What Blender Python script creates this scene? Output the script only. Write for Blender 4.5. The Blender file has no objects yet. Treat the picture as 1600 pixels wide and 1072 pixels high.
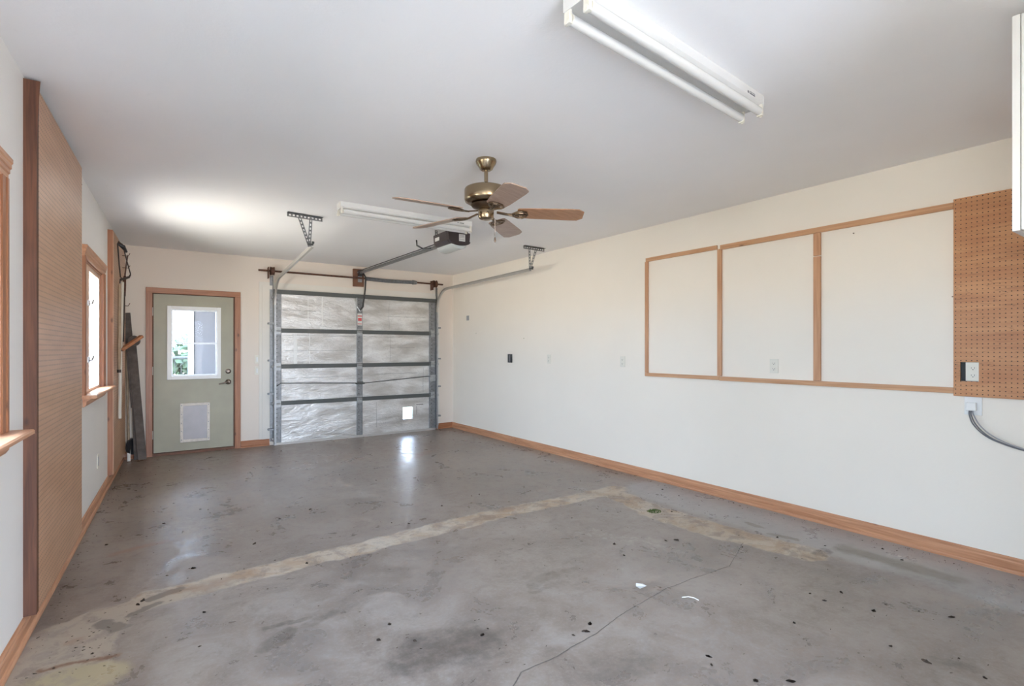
import bpy, bmesh, math, random
from mathutils import Vector, Matrix
random.seed(7)
PI = math.pi
S = bpy.context.scene
COL = S.collection
# ------------------------------------------------------------------ camera
YAW = math.atan(562/805)
cam_d = bpy.data.cameras.new('camera'); cam = bpy.data.objects.new('camera', cam_d); COL.objects.link(cam)
cam_d.sensor_width = 36; cam_d.lens = 805/1600*36; cam_d.shift_y = 10/1600
cam_d.clip_start = .02; cam_d.clip_end = 200
cam.location = (0, 0, 1.30); cam.rotation_euler = (PI/2, 0, -YAW)
S.camera = cam
# ------------------------------------------------------------------ light and exposure
S.view_settings.view_transform = 'Standard'; S.view_settings.look = 'None'
S.view_settings.gamma = 1; S.view_settings.use_curve_mapping = False
S.view_settings.exposure = 0.6
SKY, GROUND = 22.0, 24.5              # radiance of the sky and of the sunlit ground below the horizon
w = bpy.data.worlds.new('world'); S.world = w; w.use_nodes = True
nt = w.node_tree; nt.nodes.clear()
wo = nt.nodes.new('ShaderNodeOutputWorld'); wb = nt.nodes.new('ShaderNodeBackground')
tc = nt.nodes.new('ShaderNodeTexCoord'); sx = nt.nodes.new('ShaderNodeSeparateXYZ'); rp = nt.nodes.new('ShaderNodeValToRGB')
ma = nt.nodes.new('ShaderNodeMath'); ma.operation = 'MULTIPLY_ADD'; ma.inputs[1].default_value = .5; ma.inputs[2].default_value = .5
nt.links.new(tc.outputs['Generated'], sx.inputs[0]); nt.links.new(sx.outputs['Z'], ma.inputs[0]); nt.links.new(ma.outputs[0], rp.inputs[0])
GC, HC, ZC = (1.0, .93, .85), (.80, .95, 1.17), (.56, .80, 1.22)
e = rp.color_ramp.elements; e[0].position = .485; e[0].color = (*[c*GROUND/SKY for c in GC], 1); e[1].position = .515; e[1].color = (*HC, 1)
z_ = e.new(.85); z_.color = (*ZC, 1)
nt.links.new(rp.outputs[0], wb.inputs[0]); wb.inputs[1].default_value = SKY
nt.links.new(wb.outputs[0], wo.inputs[0])
w.cycles.sampling_method = 'MANUAL'; w.cycles.sample_map_resolution = 256
S.cycles.use_denoising = True
S.cycles.max_bounces = 14; S.cycles.diffuse_bounces = 10; S.cycles.transparent_max_bounces = 16
S.cycles.sample_clamp_indirect = 12

# room numbers (metres). Y runs along the right wall, X along the back wall
XR, YB, H = 4.11, 7.62, 2.536
AL = math.atan(.0408); XL0 = -.6074
LW = Matrix.Translation((XL0, 0, 0)) @ Matrix.Rotation(-AL, 4, 'Z')      # left wall frame: x = into room, y = along the wall
I4 = Matrix.Identity(4)

def portal(name, loc, rot, sx_, sy_):
    l = bpy.data.lights.new(name, 'AREA'); l.shape = 'RECTANGLE'; l.size = sx_; l.size_y = sy_
    l.cycles.is_portal = True
    o = bpy.data.objects.new(name, l); COL.objects.link(o); o.location = loc; o.rotation_euler = rot
    return o
W2 = (4.87, 5.86, .97, 1.97); W1 = (2.05, 2.78, .97, 1.98)               # window openings s0,s1,z0,z1 on the left wall
W0 = (-1.0, .45, .97, 1.98)  # added window behind the camera, brightens the near right side
for (s0, s1, z0, z1) in (W0, W1, W2):
    p = LW @ Vector((-.17, (s0+s1)/2, (z0+z1)/2))
    portal('daylight_portal', p, (PI/2, 0, -PI/2-AL), s1-s0, z1-z0)
portal('daylight_portal', (.44, YB+.14, 1.39), (-PI/2, 0, 0), .55, .9)
FX0, FX1, FZ = .15, 1.15, 2.10                                             # invented doorway behind the camera, put in to let daylight in
portal('daylight_portal', ((FX0+FX1)/2, -1.56, FZ/2), (PI/2, 0, 0), FX1-FX0, FZ)

# ------------------------------------------------------------------ materials
def newmat(name):
    m = bpy.data.materials.new(name); m.use_nodes = True
    n = m.node_tree; n.nodes.clear()
    o = n.nodes.new('ShaderNodeOutputMaterial'); b = n.nodes.new('ShaderNodeBsdfPrincipled')
    n.links.new(b.outputs[0], o.inputs[0])
    return m, n, b
def plain(name, col, rough=.5, metal=0, bump=0, bscale=60, var=0, vscale=6, spec=None):
    m, n, b = newmat(name)
    b.inputs['Base Color'].default_value = (*col, 1); b.inputs['Roughness'].default_value = rough; b.inputs['Metallic'].default_value = metal
    if spec is not None: b.inputs['Specular IOR Level'].default_value = spec
    t = n.nodes.new('ShaderNodeTexCoord')
    if var:
        q = n.nodes.new('ShaderNodeTexNoise'); q.inputs['Scale'].default_value = vscale; q.inputs['Detail'].default_value = 5
        n.links.new(t.outputs['Object'], q.inputs['Vector'])
        r = n.nodes.new('ShaderNodeValToRGB'); r.color_ramp.elements[0].position = .3; r.color_ramp.elements[1].position = .7
        r.color_ramp.elements[0].color = (*[c*(1-var) for c in col], 1); r.color_ramp.elements[1].color = (*[min(1, c*(1+var)) for c in col], 1)
        n.links.new(q.outputs['Fac'], r.inputs[0]); n.links.new(r.outputs[0], b.inputs['Base Color'])
    if bump:
        q = n.nodes.new('ShaderNodeTexNoise'); q.inputs['Scale'].default_value = bscale; q.inputs['Detail'].default_value = 4
        n.links.new(t.outputs['Object'], q.inputs['Vector'])
        u = n.nodes.new('ShaderNodeBump'); u.inputs['Strength'].default_value = bump; u.inputs['Distance'].default_value = .004
        n.links.new(q.outputs['Fac'], u.inputs['Height']); n.links.new(u.outputs[0], b.inputs['Normal'])
    return m
def wood(name, c1, c2, axis, rough=.45, knots=True):
    m, n, b = newmat(name)
    t = n.nodes.new('ShaderNodeTexCoord'); mp = n.nodes.new('ShaderNodeMapping')
    sc = [26, 26, 26]; sc[axis] = 1.3; mp.inputs['Scale'].default_value = sc
    n.links.new(t.outputs['Object'], mp.inputs[0])
    q = n.nodes.new('ShaderNodeTexNoise'); q.inputs['Scale'].default_value = 2.2; q.inputs['Detail'].default_value = 6; q.inputs['Distortion'].default_value = .6
    n.links.new(mp.outputs[0], q.inputs['Vector'])
    r = n.nodes.new('ShaderNodeValToRGB'); r.color_ramp.elements[0].position = .32; r.color_ramp.elements[1].position = .68
    r.color_ramp.elements[0].color = (*c1, 1); r.color_ramp.elements[1].color = (*c2, 1)
    n.links.new(q.outputs['Fac'], r.inputs[0]); out = r.outputs[0]
    if knots:
        mp2 = n.nodes.new('ShaderNodeMapping'); s2 = [9, 9, 9]; s2[axis] = 4.2; mp2.inputs['Scale'].default_value = s2
        n.links.new(t.outputs['Object'], mp2.inputs[0])
        v = n.nodes.new('ShaderNodeTexVoronoi'); v.inputs['Scale'].default_value = 1; n.links.new(mp2.outputs[0], v.inputs['Vector'])
        k = n.nodes.new('ShaderNodeValToRGB'); k.color_ramp.elements[0].position = .05; k.color_ramp.elements[1].position = .13
        k.color_ramp.elements[0].color = (.28, .28, .28, 1); k.color_ramp.elements[1].color = (1, 1, 1, 1)
        n.links.new(v.outputs['Distance'], k.inputs[0])
        x = n.nodes.new('ShaderNodeMix'); x.data_type = 'RGBA'; x.blend_type = 'MULTIPLY'; x.inputs[0].default_value = .8
        n.links.new(out, x.inputs[6]); n.links.new(k.outputs[0], x.inputs[7]); out = x.outputs[2]
    n.links.new(out, b.inputs['Base Color']); b.inputs['Roughness'].default_value = rough
    return m
class NB:                                                                # tiny node-maths helper
    def __init__(s, n): s.n = n
    def m(s, op, a, b=None, c=None):
        d = s.n.nodes.new('ShaderNodeMath'); d.operation = op
        for i, v in enumerate((a, b, c)):
            if v is None: continue
            if isinstance(v, (int, float)): d.inputs[i].default_value = v
            else: s.n.links.new(v, d.inputs[i])
        return d.outputs[0]
    def noise(s, vec, scale, detail=4, rough=.5, dist=0):
        q = s.n.nodes.new('ShaderNodeTexNoise'); q.inputs['Scale'].default_value = scale; q.inputs['Detail'].default_value = detail
        q.inputs['Roughness'].default_value = rough; q.inputs['Distortion'].default_value = dist
        s.n.links.new(vec, q.inputs['Vector']); return q.outputs['Fac']
    def ss(s, v, lo, hi):
        d = s.n.nodes.new('ShaderNodeMapRange'); d.interpolation_type = 'SMOOTHSTEP'
        s.n.links.new(v, d.inputs[0]); d.inputs[1].default_value = lo; d.inputs[2].default_value = hi
        return d.outputs[0]
    def mix(s, fac, a, b, mode='MIX'):
        x = s.n.nodes.new('ShaderNodeMix'); x.data_type = 'RGBA'; x.blend_type = mode
        for sock, v in ((x.inputs[0], fac), (x.inputs[6], a), (x.inputs[7], b)):
            if isinstance(v, tuple): sock.default_value = (*v, 1)
            elif isinstance(v, (int, float)): sock.default_value = v
            else: s.n.links.new(v, sock)
        return x.outputs[2]
def pegboard_mat(name, c1, c2, rough, coat, marks=False, hr=.085):
    # board lies in the y-z plane of its object; one hole each inch
    m, n, b = newmat(name); k = NB(n)
    t = n.nodes.new('ShaderNodeTexCoord'); sp = n.nodes.new('ShaderNodeSeparateXYZ'); n.links.new(t.outputs['Object'], sp.inputs[0])
    def cell(o): return k.m('SUBTRACT', k.m('FRACT', k.m('DIVIDE', k.m('ADD', o, 100.0), .0254)), .5)
    y, z = cell(sp.outputs['Y']), cell(sp.outputs['Z'])
    d = k.m('SQRT', k.m('ADD', k.m('MULTIPLY', y, y), k.m('MULTIPLY', z, z)))
    hole = k.m('SUBTRACT', 1.0, k.ss(d, hr, hr+.04))
    mp = n.nodes.new('ShaderNodeMapping'); mp.inputs['Scale'].default_value = (1, 1.2, 7); n.links.new(t.outputs['Object'], mp.inputs[0])
    q = k.noise(mp.outputs[0], 2.0, 5, .55, .4)
    base = k.mix(k.ss(q, .3, .7), c1, c2)
    if marks:
        mp2 = n.nodes.new('ShaderNodeMapping'); mp2.inputs['Scale'].default_value = (1, 1.5, 16); mp2.inputs['Rotation'].default_value = (.06, 0, 0)
        n.links.new(t.outputs['Object'], mp2.inputs[0])
        q2 = k.noise(mp2.outputs[0], 2.1, 2, .4)
        base = k.mix(k.m('MULTIPLY', k.m('SUBTRACT', 1.0, k.ss(k.m('ABSOLUTE', k.m('SUBTRACT', q2, .5)), 0, .012)), .45), base, (.17, .075, .03))
    n.links.new(k.mix(hole, base, (.035, .015, .008)), b.inputs['Base Color'])
    b.inputs['Roughness'].default_value = rough; b.inputs['Coat Weight'].default_value = coat; b.inputs['Coat Roughness'].default_value = .3
    u = n.nodes.new('ShaderNodeBump'); u.inputs['Strength'].default_value = .6; u.inputs['Distance'].default_value = .002; u.invert = True
    n.links.new(hole, u.inputs['Height']); n.links.new(u.outputs[0], b.inputs['Normal'])
    return m
def paint(name, col, bump=.12):
    m, n, b = newmat(name); k = NB(n)
    g = n.nodes.new('ShaderNodeNewGeometry')
    q = k.noise(g.outputs['Position'], 1.1, 4, .55); q2 = k.noise(g.outputs['Position'], 9, 5, .6)
    c = k.mix(k.ss(q, .3, .75), tuple(x*.97 for x in col), col)
    c = k.mix(k.m('MULTIPLY', k.ss(q2, .66, .8), .12), c, tuple(x*.7 for x in col))
    n.links.new(c, b.inputs['Base Color']); b.inputs['Roughness'].default_value = .6; b.inputs['Specular IOR Level'].default_value = .3
    u = n.nodes.new('ShaderNodeBump'); u.inputs['Strength'].default_value = bump; u.inputs['Distance'].default_value = .004
    n.links.new(k.noise(g.outputs['Position'], 55, 3, .6), u.inputs['Height']); n.links.new(u.outputs[0], b.inputs['Normal'])
    return m
def concrete():
    m, n, b = newmat('stained_concrete'); k = NB(n)
    g = n.nodes.new('ShaderNodeNewGeometry'); pos = g.outputs['Position']
    # warped position for ragged stain edges
    nz = n.nodes.new('ShaderNodeTexNoise'); nz.inputs['Scale'].default_value = 5.5; nz.inputs['Detail'].default_value = 6; nz.inputs['Roughness'].default_value = .62
    n.links.new(pos, nz.inputs['Vector'])
    vs = n.nodes.new('ShaderNodeVectorMath'); vs.operation = 'SUBTRACT'; n.links.new(nz.outputs['Color'], vs.inputs[0]); vs.inputs[1].default_value = (.5, .5, .5)
    def warped(amp):
        vm = n.nodes.new('ShaderNodeVectorMath'); vm.operation = 'SCALE'; n.links.new(vs.outputs[0], vm.inputs[0]); vm.inputs['Scale'].default_value = amp
        va = n.nodes.new('ShaderNodeVectorMath'); va.operation = 'ADD'; n.links.new(vm.outputs[0], va.inputs[0]); n.links.new(pos, va.inputs[1])
        s = n.nodes.new('ShaderNodeSeparateXYZ'); n.links.new(va.outputs[0], s.inputs[0]); return s.outputs['X'], s.outputs['Y']
    Wb, Ws = warped(.32), warped(.14)
    def seg(W, x0, y0, x1, y1, r, soft=.05):
        X, Y = W; dx, dy = x1-x0, y1-y0; L2 = max(dx*dx+dy*dy, 1e-6)
        px = k.m('SUBTRACT', X, x0); py = k.m('SUBTRACT', Y, y0)
        t = k.m('DIVIDE', k.m('ADD', k.m('MULTIPLY', px, dx), k.m('MULTIPLY', py, dy)), L2)
        t = k.m('MINIMUM', k.m('MAXIMUM', t, 0.0), 1.0)
        ex = k.m('SUBTRACT', px, k.m('MULTIPLY', t, dx)); ey = k.m('SUBTRACT', py, k.m('MULTIPLY', t, dy))
        d = k.m('SQRT', k.m('ADD', k.m('MULTIPLY', ex, ex), k.m('MULTIPLY', ey, ey)))
        return k.m('SUBTRACT', 1.0, k.ss(d, r-soft/2, r+soft/2))
    def mx(*a):
        o = a[0]
        for x in a[1:]: o = k.m('MAXIMUM', o, x)
        return o
    def mul(a, f): return k.m('MULTIPLY', a, f)
    n1 = k.noise(pos, .9, 5, .6, .3); n2 = k.noise(pos, 3.2, 6, .65, .8); n3 = k.noise(pos, 14, 6, .7); n4 = k.noise(pos, 60, 4, .6)
    c = k.mix(k.ss(n1, .3, .7), (.20, .155, .124), (.285, .234, .196))
    c = k.mix(mul(k.ss(n2, .42, .72), .55), c, (.35, .312, .278))
    c = k.mix(mul(k.ss(n2, .56, .34), .5), c, (.15, .125, .11))
    c = k.mix(mul(k.ss(n3, .5, .75), .4), c, (.14, .115, .097))
    c = k.mix(mul(k.ss(k.noise(pos, 2.1, 6, .7, 1.2), .52, .68), .35), c, (.21, .155, .12))
    c = k.mix(mul(k.ss(n4, .45, .75), .18), c, (.42, .40, .38))
    # cleaner, lighter strip by the right wall
    c = k.mix(mul(seg(Ws, 3.85, 3.1, 3.85, .4, .33, .12), .65), c, (.37, .355, .35))
    # brownish area at the far end and by the left wall
    c = k.mix(mul(seg(Wb, -.2, 7.0, 2.6, 6.6, .75, .5), .6), c, (.235, .175, .135))
    # old levelling compound bands
    band = mx(seg(Ws, .0, 3.29, 1.25, 3.34, .10, .03), seg(Ws, 1.25, 3.34, 2.3, 3.41, .105, .03), seg(Ws, 2.3, 3.41, 3.55, 3.36, .10, .03),
              seg(Ws, 3.42, 3.3, 3.30, 2.7, .12, .04), seg(Ws, 3.30, 2.7, 3.33, 2.1, .15, .03), seg(Ws, 3.33, 2.1, 3.42, 1.62, .13, .03))
    worn = k.ss(k.noise(pos, 7, 6, .75, .5), .42, .53)
    c = k.mix(k.m('MULTIPLY', mul(band, .85), k.m('ADD', mul(worn, .62), .38)), c, k.mix(k.ss(n2, .38, .6), (.41, .30, .20), (.52, .45, .36)))
    # beige patch and yellow patch at the near left
    bp = mx(seg(Ws, -.30, 2.62, -.22, 3.16, .13, .02), seg(Ws, -.25, 3.2, .3, 3.28, .09, .02), seg(Ws, -.36, 2.7, -.32, 3.1, .13, .03))
    c = k.mix(k.m('MULTIPLY', mul(bp, .9), k.m('ADD', mul(worn, .6), .4)), c, (.40, .335, .265))
    c = k.mix(k.m('MULTIPLY', mul(seg(Ws, -.34, 2.62, -.22, 2.62, .14, .05), .8), k.m('ADD', mul(worn, .5), .5)), c, (.40, .335, .20))
    c = k.mix(mul(seg(Ws, -.36, 2.80, -.13, 2.77, .012, .02), .8), c, (.19, .09, .045))
    # grey worn islands inside the near-left patch
    c = k.mix(mul(mx(seg(Ws, -.2, 3.13, -.12, 3.02, .03, .015), seg(Ws, -.1, 3.14, .03, 3.2, .025, .015), seg(Ws, -.02, 3.27, .12, 3.33, .03, .015)), .9), c, (.19, .165, .14))
    # white residue patches
    wr = mx(seg(Wb, 1.88, 4.52, 2.1, 4.5, .12, .05), seg(Wb, 2.52, 2.66, 2.75, 2.3, .08, .05), seg(Wb, 2.75, 2.3, 2.74, 2.1, .08, .05), seg(Wb, .25, 4.5, .45, 4.1, .17, .08))
    c = k.mix(k.m('MULTIPLY', mul(wr, .6), k.ss(k.noise(pos, 18, 8, .8, .6), .46, .72)), c, (.55, .51, .46))
    # dark oily stains
    oil = mx(mul(seg(Wb, .93, 2.02, 1.15, 1.99, .15, .12), .9), mul(seg(Ws, 1.72, 2.27, 1.9, 2.3, .05, .03), .55), mul(seg(Ws, 1.9, 2.3, 2.05, 2.28, .03, .03), .5), mul(seg(Ws, 1.66, 2.2, 1.83, 2.2, .02, .02), .4),
             mul(seg(Ws, .40, 2.45, .52, 2.53, .035, .02), .85), mul(seg(Ws, .45, 2.60, .60, 2.62, .02, .015), .85), mul(seg(Ws, .60, 2.55, .73, 2.6, .03, .03), .6),
             mul(seg(Ws, 2.69, .75, 2.74, .65, .03, .03), .7), mul(seg(Ws, 3.56, 1.57, 3.48, 1.56, .045, .03), .8), mul(seg(Ws, .30, 1.75, .7, 1.75, .1, .2), .3),
             mul(seg(Wb, 3.3, 1.35, 3.9, .6, .12, .15), .35), mul(seg(Wb, 1.5, 1.5, 1.7, 1.45, .09, .1), .5))
    oil = k.m('MULTIPLY', oil, k.m('ADD', mul(k.ss(n3, .35, .6), .6), .4))
    c = k.mix(mul(oil, .8), c, (.085, .068, .055))
    # rust stains
    ru = mx(seg(Ws, -.19, 4.13, .06, 4.2, .03, .06), mul(seg(Wb, 2.3, 5.5, 2.9, 6.0, .06, .1), .6), mul(seg(Wb, .1, 3.31, .45, 3.33, .04, .06), .6), mul(seg(Wb, -.3, 3.02, -.28, 3.05, .03, .06), .6), mul(seg(Wb, 1.9, 3.3, 2.5, 3.45, .05, .08), .35))
    c = k.mix(mul(ru, .6), c, (.27, .145, .075))
    # greenish algae marks near the right wall
    gr = mx(seg(Ws, 3.58, 1.93, 3.6, 1.78, .03, .02), seg(Ws, 3.66, 2.15, 3.64, 2.05, .025, .02), seg(Ws, 3.70, 1.5, 3.72, .95, .07, .06))
    c = k.mix(mul(gr, .6), c, (.14, .125, .075))
    # crack across the slab
    CR = [(1.08, 1.45), (1.139, 1.631), (1.22, 1.68), (1.406, 1.683), (1.661, 1.715), (1.885, 1.767), (2.286, 1.817), (2.5, 1.81), (2.836, 1.785), (3.25, 1.95)]
    Wc = warped(.03); cr = mx(*[seg(Wc, *CR[i], *CR[i+1], .0022, .003) for i in range(len(CR)-1)])
    c = k.mix(mul(cr, .8), c, (.05, .04, .035))
    # dusty edge line along the far side of the band
    n.links.new(c, b.inputs['Base Color'])
    r = k.m('ADD', k.m('MULTIPLY', k.ss(n2, .3, .7), .20), .24)
    r = k.m('ADD', r, k.m('MULTIPLY', k.ss(n3, .45, .7), .12))
    r = k.m('MAXIMUM', r, k.m('MULTIPLY', mx(band, bp), .6))
    n.links.new(r, b.inputs['Roughness'])
    b.inputs['Specular IOR Level'].default_value = .55
    h = k.m('ADD', k.m('MULTIPLY', n3, .5), k.m('ADD', k.m('MULTIPLY', n4, .12), k.m('ADD', k.m('MULTIPLY', band, .5), k.m('MULTIPLY', cr, -1.0))))
    u = n.nodes.new('ShaderNodeBump'); u.inputs['Strength'].default_value = .35; u.inputs['Distance'].default_value = .006
    n.links.new(h, u.inputs['Height']); n.links.new(u.outputs[0], b.inputs['Normal'])
    return m
def foil():
    m, n, b = newmat('foil_insulation'); k = NB(n)
    t = n.nodes.new('ShaderNodeTexCoord'); pos = t.outputs['Object']
    mp = n.nodes.new('ShaderNodeMapping'); mp.inputs['Scale'].default_value = (1, 1, 3.2); n.links.new(pos, mp.inputs[0])
    a = k.noise(mp.outputs[0], 9, 5, .6, 1.2); e = k.noise(mp.outputs[0], 2.2, 3, .5, .4)
    c = k.mix(k.ss(e, .3, .7), (.52, .50, .47), (.82, .82, .81))
    lines = k.m('SUBTRACT', 1.0, k.ss(k.m('ABSOLUTE', k.m('SUBTRACT', a, .5)), 0, .03))
    c = k.mix(k.m('MULTIPLY', lines, .35), c, (.36, .35, .34))
    n.links.new(c, b.inputs['Base Color']); b.inputs['Metallic'].default_value = .75
    b.inputs['Roughness'].default_value = .36
    u = n.nodes.new('ShaderNodeBump'); u.inputs['Strength'].default_value = .55; u.inputs['Distance'].default_value = .012
    n.links.new(k.m('ADD', a, k.m('MULTIPLY', e, 2.0)), u.inputs['Height']); n.links.new(u.outputs[0], b.inputs['Normal'])
    return m
def glass(name='window_glass', tint=(.93, .95, .94), ior=1.45):
    m = bpy.data.materials.new(name); m.use_nodes = True; n = m.node_tree; n.nodes.clear()
    o = n.nodes.new('ShaderNodeOutputMaterial'); mx = n.nodes.new('ShaderNodeMixShader'); tr = n.nodes.new('ShaderNodeBsdfTransparent'); gl = n.nodes.new('ShaderNodeBsdfGlossy')
    fr = n.nodes.new('ShaderNodeFresnel'); fr.inputs[0].default_value = ior; gl.inputs['Roughness'].default_value = .02; tr.inputs[0].default_value = (*tint, 1)
    gg = n.nodes.new('ShaderNodeNewGeometry'); k_ = NB(n); n.links.new(k_.m('MULTIPLY', fr.outputs[0], k_.m('SUBTRACT', 1.0, gg.outputs['Backfacing'])), mx.inputs[0]); n.links.new(tr.outputs[0], mx.inputs[1]); n.links.new(gl.outputs[0], mx.inputs[2]); n.links.new(mx.outputs[0], o.inputs[0])
    return m
M = dict(
    wall=paint('cream_wall_paint', (.86, .80, .705)), ceiling=paint('white_ceiling_paint', (.90, .89, .885), .2),
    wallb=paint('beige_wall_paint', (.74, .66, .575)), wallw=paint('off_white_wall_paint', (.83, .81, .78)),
    concrete=concrete(), foil=foil(), glass=glass(), tint=glass('dimmed_door_glass', (.76, .77, .78), 1.12), sashw=wood('lit_sash_wood', (.66, .42, .30), (.80, .58, .45), 2, .4, False),
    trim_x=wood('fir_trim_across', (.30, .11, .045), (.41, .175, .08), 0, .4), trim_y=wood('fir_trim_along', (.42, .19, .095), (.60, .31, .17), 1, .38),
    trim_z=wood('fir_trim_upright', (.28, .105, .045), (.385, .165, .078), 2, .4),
    bat_y=wood('pine_batten_along', (.47, .24, .115), (.62, .36, .20), 1, .5), bat_z=wood('pine_batten_upright', (.45, .22, .11), (.60, .34, .19), 2, .5),
    fur_z=wood('dark_furring', (.07, .023, .010), (.15, .055, .025), 2, .6),
    peg_l=pegboard_mat('worn_pegboard', (.50, .275, .15), (.58, .34, .20), .42, .35, hr=.13), peg_r=pegboard_mat('pegboard_with_scratches', (.44, .185, .072), (.56, .275, .12), .5, .1, True, hr=.10),
    sage=plain('sage_green_paint', (.37, .35, .26), .45, var=.05, vscale=5, bump=.05), white=plain('white_enamel', (.80, .80, .78), .35), offwhite=plain('aged_white_plastic', (.74, .71, .62), .4),
    petflap=plain('cloudy_vinyl_flap', (.42, .40, .41), .35, var=.06, vscale=9), petframe=plain('dirty_white_frame', (.66, .61, .54), .5, var=.12, vscale=25),
    dark=plain('dark_slot', (.02, .02, .02), .6), black=plain('black_plastic', (.025, .025, .027), .4),
    galv=plain('galvanised_steel', (.42, .43, .44), .42, .85, var=.15, vscale=30), galv_d=plain('dull_galvanised_steel', (.27, .275, .28), .45, .8, var=.2, vscale=35), rail=plain('dark_steel_rail', (.11, .115, .11), .5, .5),
    rust=plain('rusty_steel', (.11, .05, .032), .7, .3, var=.35, vscale=30), trackw=plain('light_track_steel', (.55, .53, .50), .4, .6),
    brass=plain('antique_brass', (.34, .26, .17), .26, 1), brassd=plain('dark_antique_brass', (.20, .14, .09), .35, 1), nickel=plain('aged_bronze', (.22, .18, .15), .35, .9),
    blade=wood('light_oak_blade', (.30, .20, .15), (.40, .285, .22), 0, .35, False), blade2=wood('warm_oak_blade', (.31, .155, .08), (.42, .23, .13), 0, .35, False),
    mot=plain('dark_brown_plastic', (.045, .032, .032), .35), lens=plain('frosted_lens', (.52, .55, .54), .25), tube=plain('unlit_phosphor_tube', (.70, .69, .66), .25),
    fix=plain('white_baked_enamel', (.70, .69, .665), .35), label=plain('paper_label', (.66, .65, .62), .5), red=plain('red_label', (.5, .06, .06), .5),
    oldwood=plain('weathered_dark_wood', (.10, .08, .068), .75, var=.3, vscale=14, bump=.4), header=plain('brown_header_board', (.17, .075, .04), .6, var=.15, vscale=20),
    handle=plain('worn_ash_handle', (.33, .235, .15), .5, var=.15, vscale=20), toolsteel=plain('rusted_tool_steel', (.07, .052, .045), .55, .6), pole=plain('pale_pole', (.62, .58, .50), .4),
    grey=plain('grey_cable', (.16, .16, .17), .45), lgrey=plain('light_grey_cable', (.33, .33, .34), .45), paper=plain('white_paper', (.8, .8, .78), .7),
    leaf=plain('dead_leaf', (.055, .035, .022), .8, var=.3, vscale=80), moss=plain('moss', (.09, .12, .035), .9), whitet=plain('trim_paint', (.70, .665, .60), .45, var=.04, vscale=3),
    stucco=plain('white_stucco', (.118, .118, .13), .8, bump=.2), ground=plain('lawn_ground', (.13, .15, .07), .9), added_paving=plain('added_drive_grey', (.36, .33, .30), .9, bump=.2),
    hedge=plain('added_hedge_green', (.06, .085, .03), .8, var=.3, vscale=12, bump=.6), fol=plain('foliage', (.05, .08, .03), .7, var=.3, vscale=8), bark=plain('bark', (.25, .21, .17), .9), fence=plain('fence_metal', (.07, .075, .08), .6), scale_=plain('peeling_residue', (.45, .38, .3), .9),
)

# ------------------------------------------------------------------ mesh helpers
def thing(name, label, cat, loc=(0, 0, 0), rotz=0, group=None, kind=None):
    o = bpy.data.objects.new(name, None); COL.objects.link(o); o.empty_display_size = .05
    o.matrix_world = Matrix.Translation(loc) @ Matrix.Rotation(rotz, 4, 'Z')
    if kind: o['kind'] = kind
    if label: o['label'] = label
    if cat: o['category'] = cat
    if group: o['group'] = group
    return o
def tag(o, label, cat, group=None, kind=None):
    if label: o['label'] = label
    if cat: o['category'] = cat
    if group: o['group'] = group
    if kind: o['kind'] = kind
    return o
def rootmat(p):
    m = I4
    while p is not None: m = p.matrix_basis @ m; p = p.parent
    return m
def obj(name, bm, mat, parent=None, frame=I4, smooth=False, bevel=0, label=None):
    """link bm as one mesh object; the bm is in the coordinates of frame"""
    me = bpy.data.meshes.new(name)
    o = bpy.data.objects.new(name, me); COL.objects.link(o)
    if parent is not None:
        o.parent = parent
        bm.transform(rootmat(parent).inverted() @ frame)
    else:
        xs = [v.co for v in bm.verts]
        lo = [min(v[i] for v in xs) for i in range(3)]; hi = [max(v[i] for v in xs) for i in range(3)]
        c = Vector(((lo[0]+hi[0])/2, (lo[1]+hi[1])/2, lo[2]))
        bm.transform(Matrix.Translation(-c)); o.matrix_world = frame @ Matrix.Translation(c)
    bmesh.ops.recalc_face_normals(bm, faces=bm.faces)
    bm.to_mesh(me); bm.free(); me.materials.append(mat)
    if smooth:
        for p in me.polygons: p.use_smooth = True
        try: me.set_sharp_from_angle(angle=.7)
        except Exception: pass
    if bevel:
        b = o.modifiers.new('bevel', 'BEVEL'); b.width = bevel; b.segments = 2; b.limit_method = 'ANGLE'
    if label: o['label'] = label
    return o
def bx(bm, a, b):
    """axis-aligned box between corners"""
    lo = [min(a[i], b[i]) for i in range(3)]; hi = [max(a[i], b[i]) for i in range(3)]
    vs = [bm.verts.new((x, y, z)) for x in (lo[0], hi[0]) for y in (lo[1], hi[1]) for z in (lo[2], hi[2])]
    for f in ((0, 1, 3, 2), (4, 6, 7, 5), (0, 4, 5, 1), (2, 3, 7, 6), (0, 2, 6, 4), (1, 5, 7, 3)): bm.faces.new([vs[i] for i in f])
    return bm
def box(a, b): return bx(bmesh.new(), a, b)
def basis(d, up=(0, 0, 1)):
    d = Vector(d).normalized(); u = Vector(up)
    if abs(d.dot(u)) > .99: u = Vector((1, 0, 0))
    s = d.cross(u).normalized(); return d, s, s.cross(d).normalized()
def bar(bm, p0, p1, w, h, up=(0, 0, 1)):
    """rectangular bar from p0 to p1; w sideways, h along up"""
    p0, p1 = Vector(p0), Vector(p1); d, s, u = basis(p1-p0, up); r = []
    for p in (p0, p1): r.append([bm.verts.new(p + s*x*w/2 + u*y*h/2) for x, y in ((-1, -1), (1, -1), (1, 1), (-1, 1))])
    bm.faces.new(r[0]); bm.faces.new(r[1])
    for i in range(4): bm.faces.new((r[0][i], r[0][(i+1) % 4], r[1][(i+1) % 4], r[1][i]))
    return bm
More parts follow.
